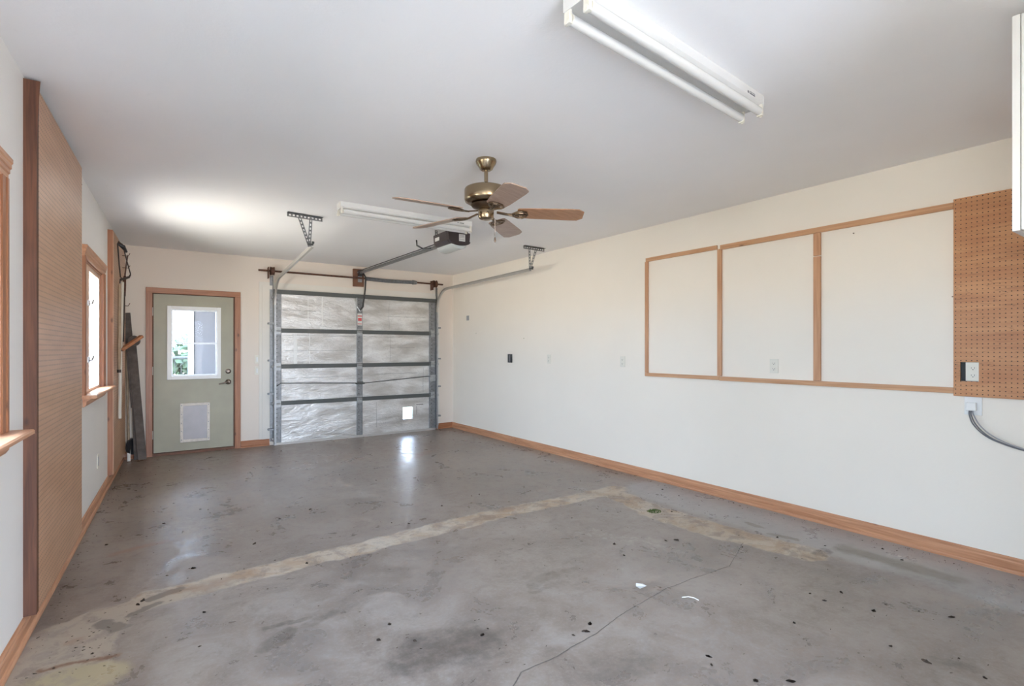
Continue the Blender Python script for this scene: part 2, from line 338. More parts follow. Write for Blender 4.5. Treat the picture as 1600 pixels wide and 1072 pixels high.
def tube(bm, pts, r, seg=10, caps=True):
    pts = [Vector(p) for p in pts]; rings = []; rr = r if isinstance(r, (list, tuple)) else [r]*len(pts)
    pu = None
    for i, p in enumerate(pts):
        d = (pts[min(i+1, len(pts)-1)] - pts[max(i-1, 0)]).normalized()
        if pu is None: _, s, u = basis(d)
        else: s = d.cross(pu).normalized(); u = s.cross(d).normalized()
        pu = u
        rings.append([bm.verts.new(p + (s*math.cos(2*PI*j/seg) + u*math.sin(2*PI*j/seg))*rr[i]) for j in range(seg)])
    for a, b in zip(rings, rings[1:]):
        for j in range(seg): bm.faces.new((a[j], a[(j+1) % seg], b[(j+1) % seg], b[j]))
    if caps: bm.faces.new(rings[0]); bm.faces.new(rings[-1])
    return bm
def lathe(bm, c, prof, seg=32):
    """prof: list of (radius, z) around vertical axis through c"""
    rings = []
    for r, z in prof: rings.append([bm.verts.new((c[0]+max(r, 1e-4)*math.cos(2*PI*j/seg), c[1]+max(r, 1e-4)*math.sin(2*PI*j/seg), c[2]+z)) for j in range(seg)])
    for a, b in zip(rings, rings[1:]):
        for j in range(seg): bm.faces.new((a[j], a[(j+1) % seg], b[(j+1) % seg], b[j]))
    bm.faces.new(rings[0]); bm.faces.new(rings[-1]); return bm
def prism(bm, poly, fn0, fn1):
    """poly 2-D points; fn0/fn1 map them to the two ends"""
    a = [bm.verts.new(fn0(*p)) for p in poly]; b = [bm.verts.new(fn1(*p)) for p in poly]
    bm.faces.new(a); bm.faces.new(b); k = len(poly)
    for i in range(k): bm.faces.new((a[i], a[(i+1) % k], b[(i+1) % k], b[i]))
    return bm
def dup(root, loc, label=None, group=None, rotz=None):
    r = root.copy(); COL.objects.link(r); mw = root.matrix_basis.copy(); mw.translation = Vector(loc)
    if rotz is not None: mw = Matrix.Translation(loc) @ Matrix.Rotation(rotz, 4, 'Z')
    r.matrix_basis = mw
    if label: r['label'] = label
    if group: r['group'] = group
    for ch in list(root.children):
        c = ch.copy(); COL.objects.link(c); c.parent = r
        for g in list(ch.children):
            d = g.copy(); COL.objects.link(d); d.parent = c
    return r
def hull_wall(bm, x0, x1, y0, y1, z0, z1, holes, axis):
    """wall slab with rectangular holes; axis 'y': holes (y0,y1,z0,z1), axis 'x': holes (x0,x1,z0,z1)"""
    a0, a1 = (y0, y1) if axis == 'y' else (x0, x1)
    xs = sorted({a0, a1, *[h[0] for h in holes], *[h[1] for h in holes]}); zs = sorted({z0, z1, *[h[2] for h in holes], *[h[3] for h in holes]})
    for i in range(len(xs)-1):
        for j in range(len(zs)-1):
            cx, cz = (xs[i]+xs[i+1])/2, (zs[j]+zs[j+1])/2
            if any(h[0] < cx < h[1] and h[2] < cz < h[3] for h in holes): continue
            if axis == 'y': bx(bm, (x0, xs[i], zs[j]), (x1, xs[i+1], zs[j+1]))
            else: bx(bm, (xs[i], y0, zs[j]), (xs[i+1], y1, zs[j+1]))
    bmesh.ops.remove_doubles(bm, verts=bm.verts, dist=1e-5)
    seen = {}
    for f in list(bm.faces): seen.setdefault(tuple(sorted(v.index for v in f.verts)), []).append(f)
    bm.verts.index_update(); seen = {}
    for f in bm.faces: seen.setdefault(frozenset(v.index for v in f.verts), []).append(f)
    bmesh.ops.delete(bm, geom=[f for l in seen.values() if len(l) > 1 for f in l], context='FACES_ONLY')
    return bm
def struct(name, bm, mat, frame=I4, parent=None):
    o = obj(name, bm, mat, parent, frame)
    if parent is None: o['kind'] = 'structure'
    return o

# ------------------------------------------------------------------ room shell
struct('floor', box((-1.2, -1.55, -.12), (XR+.15, YB+.16, 0)), M['concrete'])
struct('ceiling', box((-1.0, -1.55, H), (XR+.15, YB+.16, H+.1)), M['ceiling'])
struct('wall_right', box((XR, -.15, 0), (XR+.15, YB+.15, H)), M['wall'])
MD = (.0-.005, .888, .0, 1.995)                                            # man door opening
GO = (1.45, 3.66, 0, 2.06)                                               # garage opening
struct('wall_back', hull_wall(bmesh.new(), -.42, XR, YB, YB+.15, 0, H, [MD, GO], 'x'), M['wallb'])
struct('wall_left', hull_wall(bmesh.new(), -.15, 0, -1.42, YB+.02, 0, H, [W0, W1, W2], 'y'), M['wallw'], LW)
struct('wall_front', box((1.65, -.12, 0), (XR, .03, H)), M['wall'])
struct('wall_entry', hull_wall(bmesh.new(), -.85, 1.65, -1.55, -1.40, 0, H, [(FX0, FX1, 0, FZ)], 'x'), M['wall'])  # opening invented to let daylight in from behind the camera
struct('wall_side', box((1.65, -1.55, 0), (1.80, -.12, H)), M['wall'])
# baseboards: stepped profile with shoe moulding
BP = [(0, 0), (.026, 0), (.026, .012), (.022, .02), (.015, .024), (.015, .062), (.011, .070), (.011, .080), (.006, .088), (0, .090)]
def baseboard(name, a0, a1, kind, frame=I4, mat=None):
    bm = bmesh.new()
    if kind == 'right': prism(bm, BP, lambda d, z: (XR-d, a0, z), lambda d, z: (XR-d, a1, z))
    if kind == 'back': prism(bm, BP, lambda d, z: (a0, YB-d, z), lambda d, z: (a1, YB-d, z))
    if kind == 'left': prism(bm, BP, lambda d, z: (d, a0, z), lambda d, z: (d, a1, z))
    return struct(name, bm, mat, frame)
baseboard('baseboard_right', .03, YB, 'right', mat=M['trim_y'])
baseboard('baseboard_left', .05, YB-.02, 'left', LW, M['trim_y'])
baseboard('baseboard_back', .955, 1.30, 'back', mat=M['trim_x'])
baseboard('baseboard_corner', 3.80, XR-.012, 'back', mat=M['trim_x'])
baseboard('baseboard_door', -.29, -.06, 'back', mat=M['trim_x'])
# painted flat casing round the garage opening
bm = bmesh.new(); bx(bm, (1.175, YB-.012, .09), (1.45, YB, 2.21)); bx(bm, (3.66, YB-.012, .09), (3.86, YB, 2.21)); bx(bm, (1.45, YB-.012, 2.06), (3.66, YB, 2.21))
struct('trim_1', bm, M['whitet'])
bm = bmesh.new(); bx(bm, (1.21, YB-.02, .09), (1.30, YB-.012, 2.165)); bx(bm, (1.30, YB-.02, 2.115), (3.8, YB-.012, 2.165))
struct('trim_2', bm, M['whitet'])

# ------------------------------------------------------------------ back door
d1 = thing('door_1', 'sage green back door with window, pet flap and orange wood casing', 'door', (.44, YB, 0), kind='structure')
slab = bmesh.new(); DY0, DY1 = YB+.012, YB+.056
hull_wall(slab, .012, .872, DY0, DY1, .035, 1.978, [(.175, .70, .955, 1.815)], 'x')
obj('door_slab', slab, M['sage'], d1)
bm = bmesh.new()
for a, b in (((-.065, 0), (.0, 2.05)), ((.885, 0), (.952, 2.05))): bx(bm, (a[0], YB-.02, a[1]), (b[0], YB-.0005, b[1]))
cz = obj('casing', bm, M['trim_z'], d1, bevel=.003)
obj('head_casing', box((-.065, YB-.022, 1.985), (.952, YB-.0005, 2.052)), M['trim_x'], d1, bevel=.003)
bm = bmesh.new(); bx(bm, (-.006, YB, 0), (.010, YB+.12, 1.995)); bx(bm, (.874, YB, 0), (.888, YB+.12, 1.995)); bx(bm, (0, YB, 1.98), (.888, YB+.12, 1.996))
obj('jamb', bm, M['fur_z'], d1)
bm = bmesh.new(); bx(bm, (.010, YB+.058, .028), (.032, YB+.12, 1.98)); bx(bm, (.852, YB+.058, .028), (.874, YB+.12, 1.98)); bx(bm, (.032, YB+.058, 1.955), (.852, YB+.12, 1.98)); bx(bm, (.032, YB+.058, .028), (.852, YB+.12, .055)); bx(bm, (.010, YB+.012, .028), (.0125, YB+.058, 1.98))
obj('door_stop', bm, M['fur_z'], d1)
obj('threshold', box((0, YB-.01, 0), (.888, YB+.12, .030)), M['header'], d1)
wf = bmesh.new(); y0, y1 = YB-.012, YB+.013
for a, b in (((.148, .925), (.195, 1.838)), ((.682, .925), (.728, 1.838)), ((.195, 1.795), (.682, 1.838)), ((.195, .925), (.682, .968))): bx(wf, (a[0], y0, a[1]), (b[0], y1, b[1]))
wfo = obj('window_frame', wf, M['white'], d1, bevel=.004)
sb = bmesh.new()
for a, b in (((.195, .968), (.207, 1.795)), ((.670, .968), (.682, 1.795)), ((.207, 1.78), (.670, 1.795)), ((.207, .968), (.670, .986)), ((.207, 1.365), (.670, 1.386))): bx(sb, (a[0], YB+.0, a[1]), (b[0], YB+.03, b[1]))
obj('sash', sb, M['galv'], wfo)
obj('pane', box((.19, YB+.022, .96), (.69, YB+.026, 1.81)), M['tint'], wfo)  # tint and weak reflection added to dim the bright view outside
pf = bmesh.new()
for a, b in (((.282, .138), (.315, .625)), ((.572, .138), (.605, .625)), ((.315, .592), (.572, .625)), ((.315, .138), (.572, .172))): bx(pf, (a[0], YB-.006, a[1]), (b[0], YB+.012, b[1]))
pfo = obj('pet_door', pf, M['petframe'], d1, bevel=.003)
obj('flap', box((.315, YB+.004, .172), (.572, YB+.012, .592)), M['petflap'], pfo)
sc = bmesh.new()
for x in (.298, .588):
    for z in (.17, .28, .38, .49, .60): tube(sc, [(x, YB-.008, z), (x, YB-.003, z)], .006, 8)
obj('screw', sc, M['galv_d'], pfo)
def yr(bm, x, z, prof, y=DY0, seg=24):
    """round fitting turned about the y axis; prof (radius, distance towards the room)"""
    rings = []
    for r, d in prof: rings.append([bm.verts.new((x+r*math.cos(2*PI*j/seg), y-d, z+r*math.sin(2*PI*j/seg))) for j in range(seg)])
    for a, b in zip(rings, rings[1:]):
        for j in range(seg): bm.faces.new((a[j], a[(j+1) % seg], b[(j+1) % seg], b[j]))
    bm.faces.new(rings[0]); bm.faces.new(rings[-1]); return bm
obj('deadbolt', yr(bmesh.new(), .812, 1.015, [(.032, 0), (.032, .008), (.026, .014), (.012, .016), (.012, .03)]), M['nickel'], d1, smooth=True)
hd = yr(bmesh.new(), .812, .878, [(.034, 0), (.034, .006), (.024, .018), (.012, .024), (.012, .055)])
tube(hd, [(.812, DY0-.055, .878), (.78, DY0-.06, .876), (.74, DY0-.058, .862), (.70, DY0-.055, .855)], [.011, .011, .009, .008], 10)
obj('handle', hd, M['nickel'], d1, smooth=True)
for z in (1.76, 1.04, .26):
    obj('hinge', tube(bmesh.new(), [(.0, YB-.006, z-.05), (.0, YB-.006, z+.05)], .007, 8), M['trackw'], d1, smooth=True)

# ------------------------------------------------------------------ left wall windows
def window(name, W, latch, kind_label):
    s0, s1, z0, z1 = W
    w_ = thing(name, kind_label, 'window', LW @ Vector((0, (s0+s1)/2, z0)), -AL, kind='structure')
    f = LW; cw = .085
    cas = bmesh.new(); CPR = [(0, 0), (.012, 0), (.016, .008), (.016, .05), (.02, .056), (.02, .078), (.016, .085), (0, .085)]
    prism(cas, CPR, lambda d, t: (d, s1+t, z0-.02), lambda d, t: (d, s1+t, z1+t if False else z1+.005))
    prism(cas, CPR, lambda d, t: (d, s0-t, z0-.02), lambda d, t: (d, s0-t, z1+.005))
    obj('casing', cas, M['trim_z'], w_, f)
    hc = bmesh.new(); HP = [(0, 0), (.012, 0), (.016, .008), (.016, .024), (.021, .028), (.021, .044), (.026, .048), (.026, .064), (.030, .070), (.030, .085), (0, .085)]
    prism(hc, HP, lambda d, t: (d, s0-cw, z1+t), lambda d, t: (d, s1+cw, z1+t))
    obj('head_casing', hc, M['trim_y'], w_, f)
    st = bmesh.new(); SP = [(-.05, -.0), (-.05, -.024), (.075, -.024), (.09, -.018), (.09, -.006), (.084, 0)]
    prism(st, SP, lambda d, t: (d, s0-cw-.03, z0+t-.0), lambda d, t: (d, s1+cw+.03, z0+t))
    obj('sill', st, M['trim_y'], w_, f)
    ap = bmesh.new(); AP = [(0, -.024), (.048, -.024), (.044, -.034), (.03, -.04), (.022, -.052), (.022, -.07), (.012, -.085), (0, -.09)]
    prism(ap, AP, lambda d, t: (d, s0-cw+.02, z0+t), lambda d, t: (d, s1+cw-.02, z0+t))
    obj('apron', ap, M['trim_y'], w_, f)
    for nm, n0, n1, mt in (('jamb', -.024, 0, 'trim_z'), ('outer_reveal', -.15, -.0245, 'white')):
        jb = bmesh.new(); bx(jb, (n0, s0, z0), (n1, s0+.015, z1)); bx(jb, (n0, s1-.015, z0), (n1, s1, z1)); bx(jb, (n0, s0+.015, z1-.015), (n1, s1-.015, z1))
        obj(nm, jb, M[mt], w_, f)
    # sash with wide stiles
    sa = bmesh.new(); X0, X1 = -.022, -.012; a, b, c, d = s0+.016, s1-.016, z0+.001, z1-.016; lf = .33 if latch else .06
    for p, q in (((a, c), (a+lf, d)), ((b-.075, c), (b, d)), ((a+lf, d-.04), (b-.075, d)), ((a+lf, c), (b-.075, c+.02))): bx(sa, (X0, p[0], p[1]), (X1, q[0], q[1]))
    so = obj('window_frame', sa, M['sashw' if latch else 'trim_z'], w_, f)  # latched sash made paler: daylight on the wood is in its colour
    obj('pane', box((-.018, a+lf-.01, c+.012), (-.0145, b-.068, d-.032)), M['glass'], so, f)
    if latch:
        for z in (z0+.25, z0+.69):
            l = bmesh.new(); bx(l, (-.012, a+.25, z-.022), (-.004, a+.31, z+.022)); tube(l, [(-.004, a+.28, z-.006), (.012, a+.28, z-.006), (.02, a+.30, z+.028)], .006, 8)
            obj('latch', l, M['galv'], w_, f)
    return w_
window('window_1', W1, False, 'wooden framed window nearest the camera on the left wall')
window('added_window_3', W0, False, 'added unseen window on the left wall beside the entry, for fill light')
window('window_2', W2, True, 'wooden framed window between the two tall pegboards')

# ------------------------------------------------------------------ pegboards on the left wall
PB = thing('tall_pegboard', 'tall tan pegboard sheet on dark furring strips, left wall nearest the camera', 'pegboard', LW @ Vector((0, 3.77, .09)), -AL)
obj('board', box((.0405, 3.2095, .095), (.0445, 4.43, 2.50)), M['peg_l'], PB, LW)
fb = bmesh.new(); # warped near furring strip
n_ = 14
rows = []
for i in range(n_+1):
    z = .092+(2.524-.092)*i/n_; bul = .014*math.exp(-((z-2.5)/.12)**2)
    rows.append([fb.verts.new(p) for p in ((0, 3.17, z), (.0458+bul, 3.17, z), (.0458+bul*.2, 3.209, z), (0, 3.209, z))])
for a, b in zip(rows, rows[1:]):
    for j in range(4): fb.faces.new((a[j], a[(j+1) % 4], b[(j+1) % 4], b[j]))
fb.faces.new(rows[0]); fb.faces.new(rows[-1])
obj('furring_strip', fb, M['fur_z'], PB, LW)
obj('furring_strip', box((0, 4.38, .092), (.040, 4.42, 2.50)), M['fur_z'], PB, LW)
obj('furring_strip', box((0, 3.78, .092), (.040, 3.82, 2.50)), M['fur_z'], PB, LW)
hk = bmesh.new(); tube(hk, [(.02, 4.43, 2.40), (.02, 4.47, 2.39), (.035, 4.485, 2.395)], .004, 6); tube(hk, [(.03, 4.43, 2.425), (.035, 4.475, 2.40)], .006, 6)
obj('hook', hk, M['rust'], PB, LW)
PB2 = thing('tall_pegboard', 'tall tan pegboard in the far left corner with tools hanging on it', 'pegboard', LW @ Vector((0, 6.9, .09)), -AL)
obj('board', box((.040, 6.27, .095), (.046, 7.48, 2.44)), M['peg_l'], PB2, LW)
for s in (6.262, 6.86, 7.44): obj('furring_strip', box((0, s, .092), (.0395, s+.04, 2.45)), M['trim_z'] if s < 6.5 else M['fur_z'], PB2, LW)

# ------------------------------------------------------------------ tools hanging in the far left corner
f = LW
t = thing('weed_cutter', 'long wooden handled weed cutter hanging upside down on the corner pegboard', 'garden tool', LW @ Vector((.1, 6.4, 1.1)), -AL)
obj('handle', tube(bmesh.new(), [(.075, 6.42, 1.08), (.078, 6.42, 1.3), (.082, 6.41, 1.95)], [.013, .016, .013], 10), M['handle'], t, f, True)
obj('grip_ring', tube(bmesh.new(), [(.076, 6.42, 1.07), (.076, 6.42, 1.10)], .017, 10), M['toolsteel'], t, f, True)
fr = bmesh.new(); fp = [(.082, 6.41, 1.95), (.085, 6.42, 1.99), (.14, 6.66, 2.05), (.15, 6.68, 2.08), (.125, 6.62, 2.20), (.10, 6.56, 2.33), (.09, 6.52, 2.36)]
for a, b in zip(fp, fp[1:]): bar(fr, a, b, .022, .008, (1, 0, 0))
obj('yoke', fr, M['toolsteel'], t, f)
wl = tube(bmesh.new(), [(.09, 6.52, 2.36), (.075, 6.38, 2.36), (.072, 6.33, 2.33), (.078, 6.38, 2.16), (.085, 6.44, 2.02), (.10, 6.52, 2.005), (.12, 6.58, 2.02)], .006, 8)
obj('blade_frame', wl, M['toolsteel'], t, f, True)
obj('bracket', tube(bmesh.new(), [(.06, 6.5, 2.36), (.10, 6.52, 2.335), (.12, 6.6, 2.30)], [.012, .022, .012], 10), M['black'], t, f, True)
t = thing('garden_hoe', 'dark shafted garden hoe hanging beside the wooden handled weed cutter', 'garden tool', LW @ Vector((.1, 6.8, 1.3)), -AL)
obj('handle', tube(bmesh.new(), [(.08, 6.78, 1.38), (.08, 6.80, 1.62), (.085, 6.82, 2.0)], [.008, .014, .011], 10), M['toolsteel'], t, f, True)
obj('socket', tube(bmesh.new(), [(.085, 6.82, 1.86), (.085, 6.82, 1.98), (.09, 6.84, 2.08)], [.014, .019, .010], 10), M['rust'], t, f, True)
obj('blade', bar(bmesh.new(), (.09, 6.84, 2.08), (.11, 6.88, 2.30), .07, .006, (1, 0, 0)), M['rust'], t, f)
t = thing('push_squeegee', 'pale pole with a wooden head and black clip against the corner pegboard', 'squeegee', LW @ Vector((.12, 6.7, .1)), -AL)
obj('pole', tube(bmesh.new(), [(.07, 6.55, .60), (.072, 6.6, 1.2), (.078, 6.72, 2.0)], .015, 10), M['pole'], t, f, True)
obj('head', bar(bmesh.new(), (.075, 6.60, 1.29), (.24, 6.74, 1.44), .05, .028, (0, 0, 1)), M['trim_x'], t, f, bevel=.003)
obj('clip', tube(bmesh.new(), [(.055, 6.6, 1.295), (.075, 6.58, 1.285), (.10, 6.62, 1.30)], .009, 8), M['black'], t, f, True)
for z, s, hl in ((2.33, 7.1, 'topmost'), (2.2, 7.12, 'middle'), (1.78, 7.1, 'lowest')):
    tag(obj('pegboard_hook', tube(bmesh.new(), [(.046, s, z), (.10, s, z), (.115, s, z+.03)], .004, 6), M['rust'], None, f), hl + ' small rusty wire hook in the pegboard by the back left corner', 'hook', 'wire hooks in the corner pegboard')
# leaning boards and edger in the corner
bb = bmesh.new(); bar(bb, (-.095, 7.40, .012), (-.20, 7.54, 1.40), .085, .035, (0, -1, 0)); 
lb = tag(obj('leaning_board', bb, M['oldwood'], bevel=.003), 'long weathered dark board leaning beside the back door casing', 'board')
bb = bmesh.new(); bar(bb, (-.165, 7.47, .62), (-.25, 7.575, 1.73), .075, .03, (0, -1, 0))
t = thing('leaning_crutch', 'dark wooden post with a round knob leaning in the far left corner', 'post', (-.17, 7.47, 0))
obj('upper_board', bb, M['oldwood'], t, bevel=.003)
obj('lower_post', bar(bmesh.new(), (-.155, 7.46, .01), (-.19, 7.50, 1.05), .04, .03, (0, -1, 0)), M['oldwood'], t)
kb = bmesh.new(); tube(kb, [(-.175, 7.50, 1.40), (-.175, 7.42, 1.395)], [.062, .058], 20); tube(kb, [(-.175, 7.43, 1.395), (-.175, 7.40, 1.395)], .03, 14)
obj('knob', kb, M['oldwood'], t, smooth=True)
t = thing('lawn_edger', 'thin pole lawn edger with a small dark wheel standing in the corner', 'garden tool', (-.215, 7.44, 0))
obj('handle', tube(bmesh.new(), [(-.222, 7.45, .06), (-.235, 7.52, .7), (-.25, 7.55, 1.45)], .013, 10), M['handle'], t, smooth=True)
obj('blade', bar(bmesh.new(), (-.222, 7.435, .005), (-.222, 7.445, .14), .03, .012, (0, 1, 0)), M['pole'], t)
wh = bmesh.new(); tube(wh, [(-.205, 7.50, .165), (-.18, 7.485, .165)], .095, 22)
obj('wheel', wh, M['black'], t, smooth=True)

# ------------------------------------------------------------------ garage door
GD = thing('garage_door', 'sectional garage door with silver foil insulation and a square daylight hole', 'garage door', (2.55, YB-.05, 0))
g0, g1, gy = 1.345, 3.765, YB-.055
zs = [.03, .565, 1.065, 1.555, 2.11]
for i in range(4):
    bm = bmesh.new()
    if i == 0: hull_wall(bm, g0+.02, g1-.02, gy, gy+.04, zs[0], zs[1], [(3.207, 3.372, .213, .396)], 'x')
    else: bx(bm, (g0+.02, gy, zs[i]), (g1-.02, gy+.04, zs[i+1]))
    obj('insulated_panel', bm, M['foil'], GD)
for z in zs[1:4]:
    bm = bmesh.new(); bx(bm, (g0+.09, gy-.022, z-.027), (g1-.09, gy-.0005, z+.027)); bx(bm, (g0+.09, gy-.030, z+.02), (g1-.09, gy-.022, z+.03))
    obj('section_rail', bm, M['rail'], GD)
obj('top_rail', box((g0, gy-.03, 2.055), (g1, gy-.0005, 2.112)), M['rail'], GD)
def stile(x0, x1, holes=True):
    bm = bmesh.new()
    for a, b in zip(zs, zs[1:]): bx(bm, (x0, gy-.012, a+.004), (x1, gy-.0005, b-.004)); bx(bm, (x0, gy-.024, a+.004), (x0+.006, gy-.012, b-.004)); bx(bm, (x1-.006, gy-.024, a+.004), (x1, gy-.012, b-.004))
    o = obj('stile', bm, M['galv_d'], GD)
    if holes:
        h = bmesh.new(); z = .1
        while z < 2.03: tube(h, [((x0+x1)/2-.01, gy-.0135, z), ((x0+x1)/2-.01, gy-.012, z)], .006, 8); z += .055
        obj('punched_hole', h, M['dark'], o)
stile(g0+.005, g0+.095); stile(2.475, 2.56); stile(g1-.115, g1-.005)
for x in (g0+.05, 2.515, g1-.06):
    for z in zs[1:4]:
        bm = bmesh.new(); bx(bm, (x-.035, gy-.03, z-.05), (x+.035, gy-.024, z+.05)); tube(bm, [(x-.03, gy-.036, z), (x+.03, gy-.036, z)], .01, 10)
        obj('hinge', bm, M['galv'], GD)
for x, s in ((g0+.02, -1), (g1-.02, 1)):
    for z in zs[:1]+zs[1:4]+[2.0]:
        bm = bmesh.new(); z = max(z, .09); tube(bm, [(x, gy-.036, z), (x+s*.05, gy-.036, z)], .006, 8); tube(bm, [(x+s*.035, gy-.036, z), (x+s*.052, gy-.036, z)], .02, 14)
        obj('roller', bm, M['galv'], GD)
bm = bmesh.new(); bx(bm, (g0+.005, gy-.012, .0), (g1-.005, gy+.03, .032))
obj('bottom_seal', bm, M['trackw'], GD)
bm = bmesh.new(); tube(bm, [(1.38, gy-.03, .80), (1.43, gy-.03, .84), (2.47, gy-.03, .805), (2.56, gy-.03, .80), (3.60, gy-.03, .868), (3.66, gy-.03, .87)], .006, 8)
obj('lock_rod', bm, M['rail'], GD, smooth=True)
bm = bmesh.new(); bx(bm, (2.475, gy-.05, .785), (2.56, gy-.024, .825)); tube(bm, [(2.45, gy-.04, .80), (2.585, gy-.04, .80)], .012, 8)
obj('lock', bm, M['rail'], GD)
obj('lock_plate', box((3.655, gy-.034, .79), (3.755, gy-.024, .89)), M['galv'], GD, label='galvanised lock plate')
bm = bmesh.new(); bx(bm, (2.462, gy-.045, 1.93), (2.475, gy-.024, 2.06)); bx(bm, (2.562, gy-.045, 1.93), (2.575, gy-.024, 2.06)); bar(bm, (2.468, gy-.035, 1.935), (2.515, gy-.05, 1.86), .012, .012); bar(bm, (2.568, gy-.035, 1.935), (2.525, gy-.05, 1.86), .012, .012)
obj('operator_bracket', bm, M['galv'], GD)
lb_ = obj('warning_label', box((2.482, gy-.0265, 1.655), (2.552, gy-.0245, 1.83)), M['label'], GD, label='white and red warning label')
bm = bmesh.new(); bx(bm, (2.485, gy-.0275, 1.785), (2.549, gy-.0265, 1.80)); bx(bm, (2.49, gy-.0275, 1.72), (2.545, gy-.0265, 1.765)); bx(bm, (2.485, gy-.0275, 1.672), (2.549, gy-.0265, 1.683)); obj('red_print', bm, M['red'], lb_)
bm = bmesh.new()
for p, q in (((3.43, .42), (3.55, .43)), ((3.435, .27), (3.44, .40))): bx(bm, (p[0], gy-.002, p[1]), (q[0], gy-.0005, q[1]))
obj('crease', bm, M['rail'], GD)
bm = bmesh.new()
for z, xa, xb in ((1.495, 1.45, 2.46), (1.49, 2.58, 3.2), (1.285, 1.5, 2.46), (.905, 1.7, 2.4), (.93, 2.75, 3.45), (1.84, 1.46, 1.9), (1.81, 2.9, 3.6), (1.33, 3.0, 3.4)):
    n_ = 9; pts_ = [(xa+(xb-xa)*i/n_, gy-.0008, z+random.uniform(-.006, .006)) for i in range(n_+1)]
    tube(bm, pts_, [random.uniform(.0012, .0028) for _ in pts_], 5)
for x, za, zb in ((2.98, 1.62, 2.0), (3.0, 1.12, 1.5), (2.78, .12, .5), (3.55, .62, 1.0)):
    tube(bm, [(x+random.uniform(-.004, .004), gy-.0008, za+(zb-za)*i/5) for i in range(6)], .0016, 5)
o_ = obj('foil_creases', bm, M['galv_d'], GD); o_['kind'] = 'stuff'
for x0, x1, z0, z1 in ((1.60, 1.645, 1.10, 1.525), (1.978, 1.990, 1.60, 2.05), (1.79, 1.795, 1.60, 2.05), (1.81, 1.818, 1.10, 1.525)):  # thin pale vertical strips laid on the foil
    obj('pale_strip', box((x0, gy-.0018, z0), (x1, gy-.0006, z1)), M['white'], GD, label='pale vertical strip on the foil')

# tracks
def strip(bm, p0, p1, wdt, face, pitch=.032, th=.003):
    """punched strap: two rails with cross bars between the slots"""
    p0, p1 = Vector(p0), Vector(p1); L = (p1-p0).length; d, s, u = basis(p1-p0, face)
    e = wdt*.30
    for k_ in (-1, 1): bar(bm, p0 + s*k_*(wdt-e)/2, p1 + s*k_*(wdt-e)/2, e, th, face)
    n = max(2, int(L/pitch))
    for i in range(n+1):
        c = p0 + d*(L*i/n); a = c - d*pitch*.24; b = c + d*pitch*.24
        bar(bm, a, b, wdt, th, face)
    return bm
def cchan(bm, pts, side, wv=.038, dp=.024, th=.004):
    """C-shaped roller track along pts (in a plane x = const); opening faces side (+1/-1 in x)"""
    pts = [Vector(p) for p in pts]; prof = []
    loops = []
    for i, p in enumerate(pts):
        d = (pts[min(i+1, len(pts)-1)] - pts[max(i-1, 0)]).normalized(); s = Vector((side, 0, 0)); u = d.cross(s).normalized()
        pr = [(dp, -wv/2), (0, -wv/2), (0, wv/2), (dp, wv/2), (dp, wv/2-th), (th, wv/2-th), (th, -wv/2+th), (dp, -wv/2+th)]
        loops.append([bm.verts.new(p + s*a + u*b) for a, b in pr])
    for a, b in zip(loops, loops[1:]):
        for j in range(8): bm.faces.new((a[j], a[(j+1) % 8], b[(j+1) % 8], b[j]))
    return bm
def arc(x, y0, z0, r, n=10, x1=None):
    """vertical up to (y0,z0) then curve toward the room, -y"""
    return [(x, y0 - r + r*math.cos(a), z0 + r*math.sin(a)) for a in [PI/2*i/n for i in range(n+1)]]
def track(side, x, xe, ye, ze, label, hang, base):
    t = thing('door_track', label, 'track', (x, YB-.1, 0), group=None)
    yv = YB-.095; cur = arc(x, yv, 1.90, .35)
    bm = bmesh.new(); cchan(bm, [(x, yv, .02), (x, yv, 1.0)] + cur[:1], -side); obj('vertical_track', bm, M['galv'], t)
    bm = bmesh.new(); cchan(bm, cur + [(x+(xe-x)*.5, (cur[-1][1]+ye)/2, (2.25+ze)/2), (xe, ye, ze)], -side); obj('horizontal_track', bm, M['trackw'], t)
    bm = bmesh.new(); bx(bm, (x+side*.004, YB-.07, .05), (x+side*.008, YB-.013, 2.30)); bx(bm, (x+side*.008, YB-.016, .05), (x+side*.04, YB-.013, 2.30)); obj('wall_angle', bm, M['galv_d'], t)
    for z in (.22, .70, 1.15, 1.65):
        b = bmesh.new(); bx(b, (x, YB-.075, z-.012), (x+side*.07, YB-.07+.055, z+.012)); obj('jamb_bracket', b, M['galv_d'], t)
    (b0, b1, bxs, drop) = hang
    bm = bmesh.new(); strip(bm, b0, b1, .035, (0, 1, 0)); strip(bm, (b0[0], b0[1]-.016, b0[2]+.018), (b1[0], b1[1]-.016, b1[2]+.018), .03, (0, 0, 1)); hb = obj('hanger_angle', bm, M['galv_d'], t)
    for xx in bxs:
        bm = bmesh.new(); fy = b0[1] + (b1[1]-b0[1])*.5 - .004
        strip(bm, (xx, fy, b0[2]-.01), (drop[0], drop[1], drop[2]), .028, (0, 1, 0)); obj('hanger_strap', bm, M['galv_d'], t)
    bm = bmesh.new(); tube(bm, [(drop[0]-.02, drop[1]-.02, drop[2]+.01), (drop[0]+.03, drop[1]-.02, drop[2]+.01)], .009, 8); tube(bm, [(drop[0]+.02, drop[1]-.01, drop[2]+.03), (drop[0]+.04, drop[1]-.01, drop[2]+.03)], .012, 8); obj('bolt', bm, M['rail'], t)
    return t
track(-1, 1.345, 1.235, 5.10, 2.285, 'left garage door roller track curving up to a pale horizontal rail', ((1.0, 4.95, H-.022), (1.30, 4.98, H-.022), (1.10, 1.20), (1.21, 5.06, 2.275)), 0)
